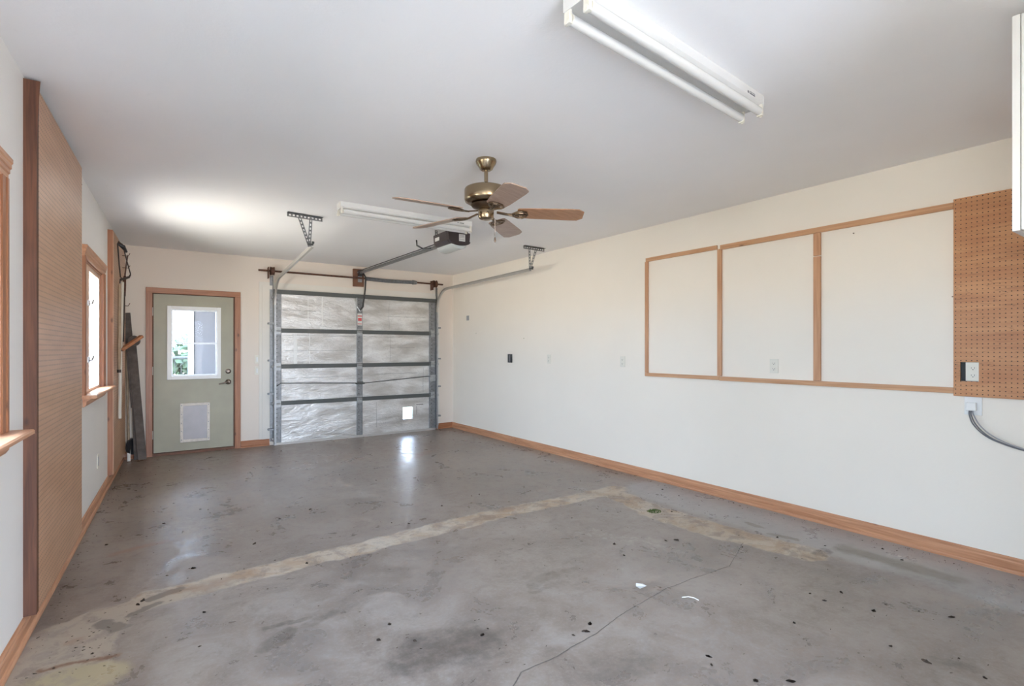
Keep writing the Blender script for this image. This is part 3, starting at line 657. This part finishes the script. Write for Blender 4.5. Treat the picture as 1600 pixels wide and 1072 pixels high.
track(1, 3.785, 3.80, 5.03, 2.275, 'right garage door roller track curving up beside the right wall', ((3.615, 4.93, H-.022), (3.93, 4.95, H-.022), (3.70, 3.80), (3.765, 5.01, 2.27)), 0)
# torsion shaft
TS = thing('torsion_spring_shaft', 'rusty torsion shaft with spring above the garage door', 'torsion spring', (2.52, YB-.09, 2.35))
ty, tz = YB-.085, 2.355
obj('shaft', tube(bmesh.new(), [(1.155, ty, tz), (3.885, ty, tz)], .013, 12), M['rust'], TS, smooth=True)
bm = bmesh.new(); NC = 60; pts = []
for i in range(NC*8+1):
    a = 2*PI*i/8; pts.append((2.60+.76*i/(NC*8), ty+.024*math.cos(a), tz-.01*math.sin(PI*i/(NC*8))+.024*math.sin(a)))
tube(bm, pts, .0058, 5); tube(bm, [(2.60, ty, tz), (3.36, ty, tz)], .019, 10)
obj('spring', bm, M['galv_d'], TS, smooth=True)
obj('winding_cone', tube(bmesh.new(), [(3.355, ty, tz), (3.365, ty, tz), (3.42, ty, tz)], [.036, .036, .028], 16), M['galv_d'], TS, smooth=True)
for x in (1.325, 3.745):
    bm = bmesh.new(); tube(bm, [(x-.022, ty, tz), (x-.018, ty, tz), (x+.018, ty, tz), (x+.022, ty, tz)], [.060, .052, .052, .060], 20); obj('cable_drum', bm, M['rust'], TS, smooth=True)
    obj('end_bearing', box((x-.05, YB-.12, tz-.10), (x-.044, YB-.013, tz+.05)), M['rust'], TS)
hdr = obj('header_board', box((2.435, YB-.04, 2.235), (2.592, YB-.0005, 2.495)), M['header'], bevel=.003)
tag(hdr, 'dark brown wooden header block carrying the opener rail', 'wood block')
bm = bmesh.new(); bx(bm, (2.50, YB-.05, 2.30), (2.56, YB-.041, 2.46)); tube(bm, [(2.505, YB-.06, 2.44), (2.505, YB-.04, 2.44)], .014, 10); tube(bm, [(2.52, YB-.06, 2.39), (2.52, YB-.04, 2.39)], .012, 10); tube(bm, [(2.53, YB-.06, 2.33), (2.53, YB-.04, 2.33)], .014, 10)
obj('centre_bearing', bm, M['galv'], TS)

# ------------------------------------------------------------------ garage door opener
OP = thing('garage_door_opener', 'dark brown ceiling mounted garage door opener with a long rail', 'garage door opener', (2.52, 4.69, 2.31))
cs = []
def oprof(k_, zt=2.475, zb=2.335, w0=.135):   # cross section in x-z, flat top, sides curving in to a rounded bottom
    pts = [(-w0*k_, zt), (w0*k_, zt)]
    for i in range(1, 9):
        a = i/9*PI; pts.append((w0*k_*math.cos(a)*1.0, zb + (zt-zb)*.58 - (zt-zb)*.62*math.sin(a) ))
    return pts
bm = bmesh.new(); rings = []
for y, k_ in ((4.53, .93), (4.56, 1.0), (4.83, 1.0), (4.86, .93)):
    rings.append([bm.verts.new((2.52+x, y, z)) for x, z in oprof(k_)])
bm.faces.new(rings[0]); bm.faces.new(rings[-1]); nn = len(rings[0])
for a, b in zip(rings, rings[1:]):
    for j in range(nn): bm.faces.new((a[j], a[(j+1) % nn], b[(j+1) % nn], b[j]))
obj('motor_housing', bm, M['mot'], OP)
bm = bmesh.new(); rings = []
for y, k_ in ((4.527, .52), (4.54, .66), (4.84, .70), (4.858, .55)):
    r_ = []
    for i in range(11):
        a = i/10*PI; r_.append(bm.verts.new((2.52+.135*k_*math.cos(a), y, 2.352-.045*math.sin(a))))
    rings.append(r_)
bm.faces.new(rings[0]); bm.faces.new(rings[-1])
for a, b in zip(rings, rings[1:]):
    for j in range(11): bm.faces.new((a[j], a[(j+1) % 11], b[(j+1) % 11], b[j]))
obj('light_lens', bm, M['lens'], OP, smooth=True)
bm = bmesh.new(); lp = [(2.52+.118*math.cos(a), 4.524, 2.385-.040*math.sin(a)) for a in [PI*i/12 for i in range(13)]]; tube(bm, lp, .006, 6); obj('lens_rim', bm, M['mot'], OP, smooth=True)
obj('label', box((2.515, 4.526, 2.385), (2.585, 4.529, 2.455)), M['label'], OP, label='white paper label')
bm = bmesh.new()
for z in (2.445, 2.433, 2.421, 2.40): bx(bm, (2.52, 4.5245, z), (2.575, 4.526, z+.003))
obj('label_print', bm, M['grey'], OP)
obj('side_label', box((2.380, 4.70, 2.405), (2.384, 4.79, 2.44)), M['label'], OP, label='white side label')
bm = bmesh.new(); rA, rB = Vector((2.52, 4.86, 2.405)), Vector((2.52, YB-.06, 2.43))
bar(bm, rA + Vector((0, 0, .012)), rB + Vector((0, 0, .012)), .034, .008); bar(bm, rA + Vector((.0, 0, -.001)), rB + Vector((.0, 0, -.001)), .012, .018); bar(bm, rA + Vector((0, 0, -.012)), rB + Vector((0, 0, -.012)), .028, .005)
obj('rail', bm, M['galv_d'], OP, label='long grey steel rail')
bm = bmesh.new(); bar(bm, (2.495, 4.9, 2.43), (2.495, YB-.06, 2.455), .006, .010); obj('chain', bm, M['black'], OP)
bm = bmesh.new(); bx(bm, (2.50, YB-.10, 2.385), (2.555, YB-.041, 2.47)); obj('rail_bracket', bm, M['black'], OP)
bm = bmesh.new(); tube(bm, [(2.56, YB-.12, 2.42), (2.58, YB-.16, 2.36), (2.575, YB-.15, 2.18), (2.55, YB-.12, 1.93), (2.52, YB-.10, 1.885)], .011, 8); obj('door_arm', bm, M['black'], OP, smooth=True)
for pts_, r_ in (([(2.43, 4.57, 2.47), (2.45, 4.56, 2.515), (2.50, 4.55, 2.525), (2.60, 4.54, 2.50), (2.62, 4.54, 2.475)], .008), ([(2.40, 5.1, 2.385), (2.36, 4.95, 2.36), (2.37, 4.87, 2.35)], .006), ([(2.42, 5.33, 2.52), (2.42, 5.32, 2.46), (2.48, 5.28, 2.42)], .009)):
    obj('power_cord', tube(bmesh.new(), pts_, r_, 8), M['black'], OP, smooth=True)
for (x, y) in ((2.42, 4.84), (2.62, 4.60)):
    bm = bmesh.new(); strip(bm, (x, y, H-.002), (x, y, 2.465), .03, (0, 1, 0), .02); obj('hanger_strap', bm, M['galv_d'], OP)
bm = bmesh.new(); bx(bm, (2.55, 4.585, H-.02), (2.66, 4.60, H-.001)); obj('ceiling_angle', bm, M['galv_d'], OP)
bm = bmesh.new(); bx(bm, (2.53, 4.66, H-.045), (2.60, 4.72, H)); tube(bm, [(2.60, 4.70, H-.03), (2.66, 4.66, H-.03), (2.67, 4.60, H-.06), (2.63, 4.57, 2.475)], .005, 8)
tag(obj('ceiling_outlet', bm, M['white']), 'small white ceiling outlet box and cord above the door opener', 'outlet')

# ------------------------------------------------------------------ ceiling fan
FC = (1.785, 2.852); ZB = 2.195
FAN = thing('ceiling_fan', 'five blade ceiling fan with antique brass motor and oak blades', 'ceiling fan', (FC[0], FC[1], H))
obj('canopy', lathe(bmesh.new(), (FC[0], FC[1], 0), [(.066, H), (.068, H-.012), (.064, H-.026), (.048, H-.05), (.042, H-.062), (.030, H-.07), (.018, H-.07)]), M['brass'], FAN, smooth=True)
obj('downrod', lathe(bmesh.new(), (FC[0], FC[1], 0), [(.0125, H-.065), (.0125, 2.39), (.022, 2.382), (.026, 2.365), (.02, 2.355)], 20), M['brass'], FAN, smooth=True)
obj('motor_housing', lathe(bmesh.new(), (FC[0], FC[1], 0), [(.03, 2.362), (.06, 2.358), (.122, 2.352), (.137, 2.345), (.141, 2.337), (.141, 2.275), (.136, 2.262), (.118, 2.252), (.06, 2.248)], 48), M['brass'], FAN, smooth=True)
obj('flywheel', lathe(bmesh.new(), (FC[0], FC[1], 0), [(.085, 2.249), (.10, 2.240), (.09, 2.226), (.05, 2.215)], 32), M['brassd'], FAN, smooth=True)
obj('switch_housing', lathe(bmesh.new(), (FC[0], FC[1], 0), [(.045, 2.22), (.047, 2.214), (.052, 2.205), (.051, 2.185), (.051, 2.165), (.046, 2.153), (.03, 2.146), (.01, 2.144)], 32), M['brass'], FAN, smooth=True)
ch = bmesh.new(); px, py = FC[0]+.045, FC[1]-.03
tube(ch, [(px, py, 2.15), (px+.004, py, 2.145), (px+.004, py, 2.04)], .0022, 6); lathe(ch, (px+.004, py, 0), [(.002, 2.035), (.006, 2.025), (.0075, 2.012), (.005, 2.0), (.001, 1.998)], 10)
obj('pull_chain', ch, M['nickel'], FAN, smooth=True)
for k_ in range(5):
    a = math.radians(182-72*k_); pitch = math.radians(-12)
    R0 = Matrix.Translation((FC[0], FC[1], ZB)) @ Matrix.Rotation(a, 4, 'Z') @ Matrix.Rotation(math.radians(1.6), 4, 'Y') @ Matrix.Rotation(pitch, 4, 'X')
    bm = bmesh.new(); out = []
    ol = [(.205, -.048), (.215, -.060), (.30, -.068), (.55, -.075), (.60, -.073), (.635, -.042), (.635, .042), (.60, .073), (.55, .075), (.30, .068), (.215, .060), (.205, .048)]
    prism(bm, ol, lambda x, y: (x, y, -.003), lambda x, y: (x, y, .003))
    mt = M['blade2'] if k_ == 3 else M['blade']
    me_par = obj('blade', bm, mt, FAN, I4) if False else None
    bmf = bm; bmf.transform(R0)
    b = obj('blade', bmf, mt, FAN)
    iron = bmesh.new()
    for sgn in (-1, 1):
        tube(iron, [(.205, sgn*.040, -.012), (.235, sgn*.048, -.010), (.262, sgn*.03, -.009), (.27, 0, -.009)], .006, 6)
        tube(iron, [(.13, 0, -.012), (.17, sgn*.012, -.014), (.205, sgn*.040, -.012)], .006, 6)
        tube(iron, [(.19, sgn*.006, -.012), (.215, sgn*.022, -.010), (.24, sgn*.02, -.009), (.25, 0, -.009)], .005, 6)
    bar(iron, (.07, 0, .0), (.14, 0, -.012), .022, .008); bar(iron, (.14, 0, -.012), (.26, 0, -.009), .014, .005)
    iron.transform(R0)
    obj('blade_iron', iron, M['brassd'], b, smooth=False)

# ------------------------------------------------------------------ fluorescent fixtures
def fixture(label, x0, y0, rot, L=1.255, group=None):
    """x0,y0 = ceiling corner nearest -x,-y; local x along the fixture"""
    F = Matrix.Translation((x0, y0, 0)) @ Matrix.Rotation(rot, 4, 'Z')
    t = thing('fluorescent_fixture', label, 'ceiling light', F @ Vector((L/2, .055, H)), rot)
    W_ = .115
    bm = bmesh.new(); prism(bm, [(0, H), (0, H-.04), (.012, H-.05), (W_-.012, H-.05), (W_, H-.04), (W_, H)], lambda y, z: (.004, y, z), lambda y, z: (L-.004, y, z))
    obj('body', bm, M['fix'], t, F)
    for xx in (0, L-.004):
        bm = bmesh.new(); bx(bm, (xx, -.002, H-.056), (xx+.004, W_+.002, H)); obj('end_plate', bm, M['fix'], t, F)
    bm = bmesh.new(); bx(bm, (L-.16, -.0012, H-.034), (L-.148, .0, H-.024)); bx(bm, (L-.14, -.0012, H-.034), (L-.09, .0, H-.028)); bx(bm, (L-.14, -.0012, H-.024), (L-.09, .0, H-.022)); obj('maker_mark', bm, M['grey'], t, F)
    for yy in (.012, W_-.012):
        bm = tube(bmesh.new(), [(.025, yy, H-.078), (L-.025, yy, H-.078)], .019, 20); obj('lamp_tube', bm, M['tube'], t, F, True)
        for xx in (.012, L-.012):
            s_ = 1 if xx < .5 else -1
            bm = bmesh.new(); bx(bm, (xx-.008, yy-.014, H-.10), (xx+.006, yy+.014, H-.045)); tube(bm, [(xx+s_*.008, yy, H-.078), (xx+s_*.02, yy, H-.078)], .0185, 14)
            tube(bm, [(xx-s_*.008, yy, H-.092), (xx-s_*.012, yy, H-.092)], .011, 12)
            obj('lamp_holder', bm, M['offwhite'], t, F, bevel=.002)
    return t
fixture('long white twin tube fluorescent light on the ceiling nearest the camera', 1.19, 1.262, math.radians(4.3))
fixture('white twin tube fluorescent light behind the ceiling fan', 1.285, 4.33, math.radians(-.8))

# ------------------------------------------------------------------ right wall
WF = thing('batten_frame', 'large three bay frame of pine battens on the right wall', 'wooden frame', (XR, 2.3, 1.03))
def batten(y0, z0, y1, z1, mat, th=.019): obj('batten', box((XR-th, y0, z0), (XR-.0005, y1, z1)), mat, WF, bevel=.0015)
batten(3.475, 1.065, 3.51, 2.185, M['bat_z']); 
batten(2.70, 2.185, 3.50, 2.222, M['bat_y']); batten(1.058, 2.176, 2.665, 2.216, M['bat_y'], .021)
batten(2.655, 1.066, 2.695, 2.184, M['bat_z'])
batten(1.838, 2.005, 1.888, 2.174, M['bat_z']); batten(1.838, 1.064, 1.888, 1.998, M['bat_z'])
batten(2.675, 1.030, 3.51, 1.064, M['bat_y']); batten(1.058, 1.026, 2.673, 1.062, M['bat_y'])
PR = thing('wall_pegboard', 'wide tan pegboard with scratches at the right end of the batten frame', 'pegboard', (XR, .6, 1.016))
hb = bmesh.new(); hull_wall(hb, XR-.028, XR-.022, .05, 1.055, 1.012, 2.232, [(.935, 1.022, 1.105, 1.222)], 'y'); obj('board', hb, M['peg_r'], PR)
for a, b in (((.05, 1.014), (1.053, 1.05)), ((.05, 2.19), (1.053, 2.23))): obj('furring_strip', box((XR-.022, a[0], a[1]), (XR-.0005, b[0], b[1])), M['bat_y'], PR)
obj('furring_strip', box((XR-.022, 1.025, 1.05), (XR-.0005, 1.053, 2.19)), M['bat_z'], PR)
# ---- outlets
def outlet(y, z, label, off=0, mat=None, kind='outlet'):
    x = XR-off; t = thing('wall_outlet', label, 'outlet', (x, y, z-.057)); m_ = mat or M['offwhite']
    obj('cover_plate', box((x-.006, y-.035, z-.057), (x-.0005, y+.035, z+.057)), m_, t, bevel=.002)
    for s_ in (-1, 1):
        zz = z+s_*.022; b = bmesh.new(); pts = [(math.cos(a)*.017, math.sin(a)*.017) for a in [2*PI*i/16 for i in range(16)]]
        pts = [(p, max(-.014, min(.014, q))) for p, q in pts]
        prism(b, pts, lambda p, q: (x-.006, y+p, zz+q), lambda p, q: (x-.0085, y+p, zz+q)); so = obj('socket', b, m_, t)
        h = bmesh.new(); bx(h, (x-.0092, y-.008, zz-.004), (x-.0084, y-.006, zz+.006)); bx(h, (x-.0092, y+.006, zz-.003), (x-.0084, y+.008, zz+.005)); tube(h, [(x-.0092, y, zz-.009), (x-.0084, y, zz-.009)], .0028, 8); obj('slot', h, M['dark'], so)
    return t
outlet(.963, 1.164, 'cream outlet in a cutout of the pegboard with a dark gap beside it', .017)
bm = bmesh.new(); bx(bm, (XR-.016, .936, 1.106), (XR-.001, 1.021, 1.221)); tag(obj('gap_shade_block', bm, M['dark']), 'dark block standing in for the shaded gap in the pegboard cutout', 'dark gap fill')  # near-black block stands in for the shaded gap beside the plate
outlet(2.195, 1.166, 'cream outlet inside the middle bay of the batten frame')
outlet(3.826, 1.17, 'cream outlet just left of the batten frame')
outlet(5.068, 1.178, 'cream outlet further left, next to the black wall control')
t = thing('door_control', 'small black wall control on the right wall', 'wall control', (XR, 5.92, 1.12))
obj('case', box((XR-.022, 5.875, 1.115), (XR-.0005, 5.965, 1.235)), M['black'], t, bevel=.004)
obj('button', box((XR-.025, 5.90, 1.13), (XR-.022, 5.925, 1.22)), M['grey'], t)
tag(obj('cable_hole_cover', box((XR-.004, 7.07, 1.76), (XR-.0005, 7.15, 1.835)), M['lgrey']), 'small grey blank plate high on the right wall by the far corner', 'plate')
t = thing('cable_plate', 'white wall plate with grey cables coming out below the pegboard', 'wall plate', (XR, .977, .90))
obj('cover_plate', box((XR-.007, .925, .90), (XR-.0005, 1.008, 1.012)), M['white'], t, bevel=.002)
obj('cable_hood', box((XR-.03, .948, .927), (XR-.007, .997, .977)), M['white'], t, bevel=.004)
CB = [[(-.02, .972, .93), (-.035, .968, .90), (-.04, .945, .845), (-.04, .89, .785), (-.04, .81, .747), (-.04, .72, .725), (-.04, .55, .70), (-.04, .25, .69)],
      [(-.02, .965, .93), (-.035, .958, .905), (-.045, .930, .85), (-.045, .88, .797), (-.042, .81, .757), (-.04, .72, .729), (-.045, .55, .705), (-.045, .25, .695)],
      [(-.02, .980, .93), (-.035, .977, .90), (-.04, .957, .845), (-.035, .90, .782), (-.035, .81, .742), (-.035, .72, .720), (-.035, .55, .695), (-.035, .25, .685)]]
def smooth_pts(P, n=6):
    P = [Vector(p) for p in P]; o = []
    for i in range(len(P)-1):
        p0, p1, p2, p3 = P[max(i-1, 0)], P[i], P[i+1], P[min(i+2, len(P)-1)]
        for j in range(n):
            t_ = j/n; o.append(.5*((2*p1)+(p2-p0)*t_+(2*p0-5*p1+4*p2-p3)*t_**2+(3*p1-p0-3*p2+p3)*t_**3))
    o.append(P[-1]); return o
for c_, m_ in zip(CB, ('grey', 'lgrey', 'grey')): obj('cable', tube(bmesh.new(), smooth_pts([(XR+x, y, z) for x, y, z in c_]), .0038, 8), M[m_], t, smooth=True)
# switches beside the door
def switch(z, label):
    t = thing('wall_switch', label, 'switch', (1.157, YB, z-.057), group=None)
    obj('cover_plate', box((1.122, YB-.006, z-.057), (1.174, YB-.0005, z+.057)), M['offwhite'], t, bevel=.002)
    obj('rocker', box((1.14, YB-.012, z-.03), (1.162, YB-.006, z+.03)), M['white'], t, bevel=.002)
switch(1.165, 'upper cream switch plate between the back door and garage door')
switch(1.015, 'lower cream switch plate between the back door and garage door')
# outlet on the left wall, seen edge on
t = thing('wall_outlet', 'pale outlet low on the left wall under the far window', 'outlet', LW @ Vector((0, 5.56, .30)), -AL)
obj('cover_plate', box((.0005, 5.53, .30), (.007, 5.60, .415)), M['offwhite'], t, LW, bevel=.002)
obj('socket', box((.007, 5.55, .32), (.009, 5.58, .395)), M['lgrey'], t, LW)
# nails and small marks on the right wall
for y, z, lab in ((1.62, 2.13, 'tiny rusty nail at the top of the rightmost batten bay'), (1.065, 1.63, 'tiny rusty nail beside the left edge of the scratched pegboard'), (5.6, 1.45, 'tiny rusty nail in the right wall above the black control'), (6.85, 1.55, 'tiny rusty nail in the right wall below the small grey plate')):
    tag(obj('nail', tube(bmesh.new(), [(XR, y, z), (XR-.012, y, z-.001)], .003, 6), M['rust']), lab, 'nail', 'nails in the right wall')

# ------------------------------------------------------------------ cabinet at the right edge
CX0, CX1, CY0, CY1, CZ0, CZ1 = 2.545, 3.46, .032, .47, 1.728, 2.50
CA = thing('wall_cabinet', 'white wall cabinet hanging at the right edge of the view', 'cabinet', ((CX0+CX1)/2, .25, CZ0))
obj('body', box((CX0, CY0, CZ0), (CX1, CY1-.002, CZ1)), M['white'], CA, bevel=.002)
for a, b in ((CX0, (CX0+CX1)/2-.002), ((CX0+CX1)/2+.002, CX1)):
    d = obj('door', box((a, CY1, CZ0-.002), (b, CY1+.022, CZ1+.002)), M['white'], CA, bevel=.002)
    kx = b-.04 if a == CX0 else a+.04
    obj('knob', yr(bmesh.new(), kx, CZ0+.07, [(.006, 0), (.006, -.012), (.014, -.018), (.012, -.026)], CY1+.022, 14), M['galv'], d, smooth=True)

# ------------------------------------------------------------------ litter on the floor
pp = bmesh.new(); q = [(-.028, -.02, .001), (.02, -.026, .006), (.03, .012, .002), (-.004, .03, .008), (-.026, .01, .003)]
vs = [pp.verts.new((2.198+x, 1.915+y, z)) for x, y, z in q]; pp.faces.new(vs); bmesh.ops.solidify(pp, geom=pp.faces[:], thickness=.0008)
tag(obj('paper_scrap', pp, M['paper']), 'small crumpled white scrap of paper on the concrete floor', 'paper scrap')
tag(obj('white_twist_tie', tube(bmesh.new(), [(2.27, 1.70, .004), (2.29, 1.675, .012), (2.31, 1.655, .008), (2.315, 1.63, .004)], .0022, 6), M['paper']), 'thin curved white strip of plastic right of the paper scrap', 'strip')
ms = bmesh.new()
for i in range(130):
    a = random.uniform(0, 2*PI); r = random.uniform(0, 1)**.5; x = 3.303+.06*r*math.cos(a); y = 2.739+.05*r*math.sin(a)
    tube(ms, [(x, y, 0), (x+random.uniform(-.008, .008), y+random.uniform(-.008, .008), .012*(1.1-r))], [.005, .0012], 4)
tag(obj('moss_clump', ms, M['moss']), 'small green clump of moss on the beige floor band', 'moss')
SP_ = [(-.12, 5.86), (-.18, 4.5), (-.25, 4.35), (.01, 5.02), (.07, 4.64), (.32, 4.88), (.37, 4.83), (.8, 4.26), (1.05, 4.37), (.18, 3.6), (.2, 3.59), (.07, 3.56), (-.04, 3.28), (-.06, 3.24), (.21, 2.96), (-.21, 2.83), (-.33, 2.79), (.17, 2.63), (.76, 5.67), (1.82, 4.96), (2.62, 4.49), (2.32, 3.95), (2.4, 3.95), (1.97, 3.84), (1.57, 3.59), (1.47, 3.68), (1.28, 2.03), (1.23, 2.0), (1.63, 1.76), (1.57, 1.76), (1.7, 1.79), (1.64, 1.75), (2.4, 2.88), (2.65, 2.99), (2.93, 2.24), (2.86, 2.27), (2.53, 2.43), (2.44, 2.26), (2.27, 1.84), (4.03, 2.5), (4.0, 2.42), (4.05, 2.64), (3.54, 1.87), (3.65, 1.61), (3.9, 1.37), (3.79, 1.23), (2.87, 1.34), (2.85, 1.26), (2.94, 1.07), (3.06, 1.06), (3.12, .94), (3.18, .83), (2.5, 1.24), (3.02, 1.25), (2.78, .7), (2.7, .6), (2.65, .9), (1.93, 1.31), (1.89, 1.27), (1.94, 1.11), (2.05, 1.03), (.96, 2.13), (.92, 2.33), (.83, 2.23), (3.68, 5.72), (2.85, 6.3), (1.35, 7.08), (3.41, 2.65), (3.88, 3.12), (3.83, 2.9), (3.46, 3.78), (3.96, 5.52), (3.11, 4.58), (2.0, 6.16), (1.59, 5.4), (.15, 6.65), (.06, 6.9), (.32, 3.33), (.77, 3.28), (.62, 3.44), (.56, 3.81), (2.64, .77), (3.18, 1.91)]
protos = []
for i in range(4):
    bm = bmesh.new(); n_ = 7; L_ = .022; ring = []
    for j in range(n_):
        tt = j/(n_-1); wd = .0075*math.sin(PI*min(.97, tt+.05))*(1+.3*random.random()); zc = .003+.004*math.sin(PI*tt)*random.uniform(.5, 1.4)
        ring.append((bm.verts.new((L_*(tt-.5), -wd, .0008)), bm.verts.new((L_*(tt-.5), .1*wd, zc)), bm.verts.new((L_*(tt-.5), wd*.9, .0012))))
    for a, b in zip(ring, ring[1:]):
        bm.faces.new((a[0], b[0], b[1], a[1])); bm.faces.new((a[1], b[1], b[2], a[2]))
    bmesh.ops.solidify(bm, geom=bm.faces[:], thickness=.0006)
    protos.append(obj('dead_leaf', bm, M['leaf']))
for i, (x, y) in enumerate(SP_):
    p = protos[i % 4]
    o = p if i < 4 else p.copy()
    if i >= 4: COL.objects.link(o)
    sc_ = random.uniform(.5, 1.25)
    o.matrix_world = Matrix.Translation((x, y, 0.0006)) @ Matrix.Rotation(random.uniform(0, 2*PI), 4, 'Z') @ Matrix.Diagonal((sc_*random.uniform(.8, 1.5), sc_, sc_, 1))
    tag(o, 'small dry dark leaf fragment lying on the concrete floor', 'dead leaf', 'dead leaf fragments on the concrete floor')
cr = bmesh.new()
def crumb(x, y, s):
    tube(cr, [(x-s*random.uniform(.5, 1.4), y-s*random.uniform(-1, 1), s*.3), (x+s*random.uniform(.5, 1.4), y+s*random.uniform(-1, 1), s*.3)], [s*.35, s*.2], 4)
for i in range(420): crumb(random.uniform(-.25, 4.0), random.uniform(.6, 7.4), random.uniform(.0015, .005))
for i in range(160): crumb(XR-.045-abs(random.gauss(0, .05))-.02, random.uniform(.5, 4.0), random.uniform(.0015, .0055))
for i in range(120): crumb(min(XR-.05, random.gauss(3.5, .25)), random.gauss(2.7, .4), random.uniform(.0015, .005))
for i in range(110):
    y = random.uniform(2.5, 7); crumb(XL0+.0408*y+.04+abs(random.gauss(0, .05)), y, random.uniform(.0015, .0055))
for i in range(60): crumb(random.gauss(-.2, .09), random.gauss(2.95, .15), random.uniform(.0015, .005))
tag(obj('floor_crumbs', cr, M['leaf']), 'scattered dark crumbs and dirt specks over the garage floor', 'debris', kind='stuff')

# ------------------------------------------------------------------ outside
struct('added_driveway', box((-4, -9, -.2), (6, -1.56, -.10)), M['added_paving'])  # unseen slab added to cut ground bounce through the entry
bm = bmesh.new(); NS, NP = 40, 12; rows = []
for i in range(NS+1):
    s_ = -1.6+5.5*i/NS; r_ = []
    for j in range(NP):
        a = 2*PI*j/NP; q_ = 1+random.uniform(-.09, .09); e_ = 1 if 0 < i < NS else .75
        r_.append(bm.verts.new((-.85+.33*e_*q_*math.copysign(abs(math.cos(a))**.5, math.cos(a)), s_, .60+.80*e_*q_*math.copysign(abs(math.sin(a))**.5, math.sin(a)))))
    rows.append(r_)
for a, b in zip(rows, rows[1:]):
    for j in range(NP): bm.faces.new((a[j], a[(j+1) % NP], b[(j+1) % NP], b[j]))
bm.faces.new(rows[0]); bm.faces.new(rows[-1])
tag(obj('added_hedge', bm, M['hedge'], None, LW), 'added dark green hedge blocking ground light outside the nearest window', 'hedge')  # unseen hedge added to keep ground light off the near ceiling
struct('ground', box((-9, YB+.16, -.32), (9, 24, -.12)), M['ground'])
struct('added_shade_roof', box((-.25, YB+.16, 2.6), (6, 10.2, 2.7)), M['stucco'])  # roof added to shade the stucco wall behind the door
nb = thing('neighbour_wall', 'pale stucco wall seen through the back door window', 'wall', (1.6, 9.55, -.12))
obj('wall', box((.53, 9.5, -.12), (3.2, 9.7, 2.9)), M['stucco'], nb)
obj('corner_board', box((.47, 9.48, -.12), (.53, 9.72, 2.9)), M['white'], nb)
fe = thing('yard_fence', 'grey metal fence with top rail seen through the door glass', 'fence', (-.2, 11, -.12))
obj('top_rail', tube(bmesh.new(), [(-3.0, 11, 1.15), (.7, 11, 1.15)], .03, 10), M['fence'], fe, smooth=True)
for x in (-2.6, -.9, .62): obj('post', tube(bmesh.new(), [(x, 11, -.12), (x, 11, 1.2)], .03, 10), M['fence'], fe, smooth=True)
bm = bmesh.new()
for i in range(38): bar(bm, (-2.9+i*.095, 11, -.1), (-2.9+i*.095, 11, 1.14), .008, .008)
obj('pickets', bm, M['fence'], fe)
def leafball(bm, c, r, n, s):
    for i in range(n):
        v = Vector((random.gauss(0, 1), random.gauss(0, 1), random.gauss(0, 1))).normalized()*random.uniform(.35, 1)
        p = Vector((c[0]+v.x*r[0], c[1]+v.y*r[1], c[2]+v.z*r[2])); d = Vector((random.uniform(-1, 1), random.uniform(-1, 1), random.uniform(-1, 1))).normalized(); e = d.orthogonal().normalized()
        q = [p+d*s, p+e*s*.5, p-d*s, p-e*s*.5]; bm.faces.new([bm.verts.new(x) for x in q])
bu = thing('leafy_bush', 'green bush behind the metal fence outside the back door', 'bush', (-.3, 12.2, -.12))
bm = bmesh.new()
for i in range(9): leafball(bm, (-3.0+i*.5, 12.3, .6+.12*(i % 2)), (.6, .5, .9), 420, .11)
obj('foliage', bm, M['fol'], bu); obj('stem', tube(bmesh.new(), [(-.3, 12.3, -.12), (-.25, 12.3, .8)], .04, 8), M['bark'], bu)
tr = thing('garden_tree', 'tree with pale leaves high in the door window view', 'tree', (.4, 15, -.12))
bm = bmesh.new()
for c_ in ((.35, 15, 2.7), (.9, 15.3, 3.1), (-.2, 15, 3.3), (.3, 15, 3.8), (1.3, 15, 3.6)): leafball(bm, c_, (.5, .5, .4), 170, .11)
obj('foliage', bm, M['fol'], tr); obj('trunk', tube(bmesh.new(), [(1.6, 15.2, -.12), (1.4, 15.1, 1.8), (.5, 15, 3.1)], [.12, .1, .04], 10), M['bark'], tr)
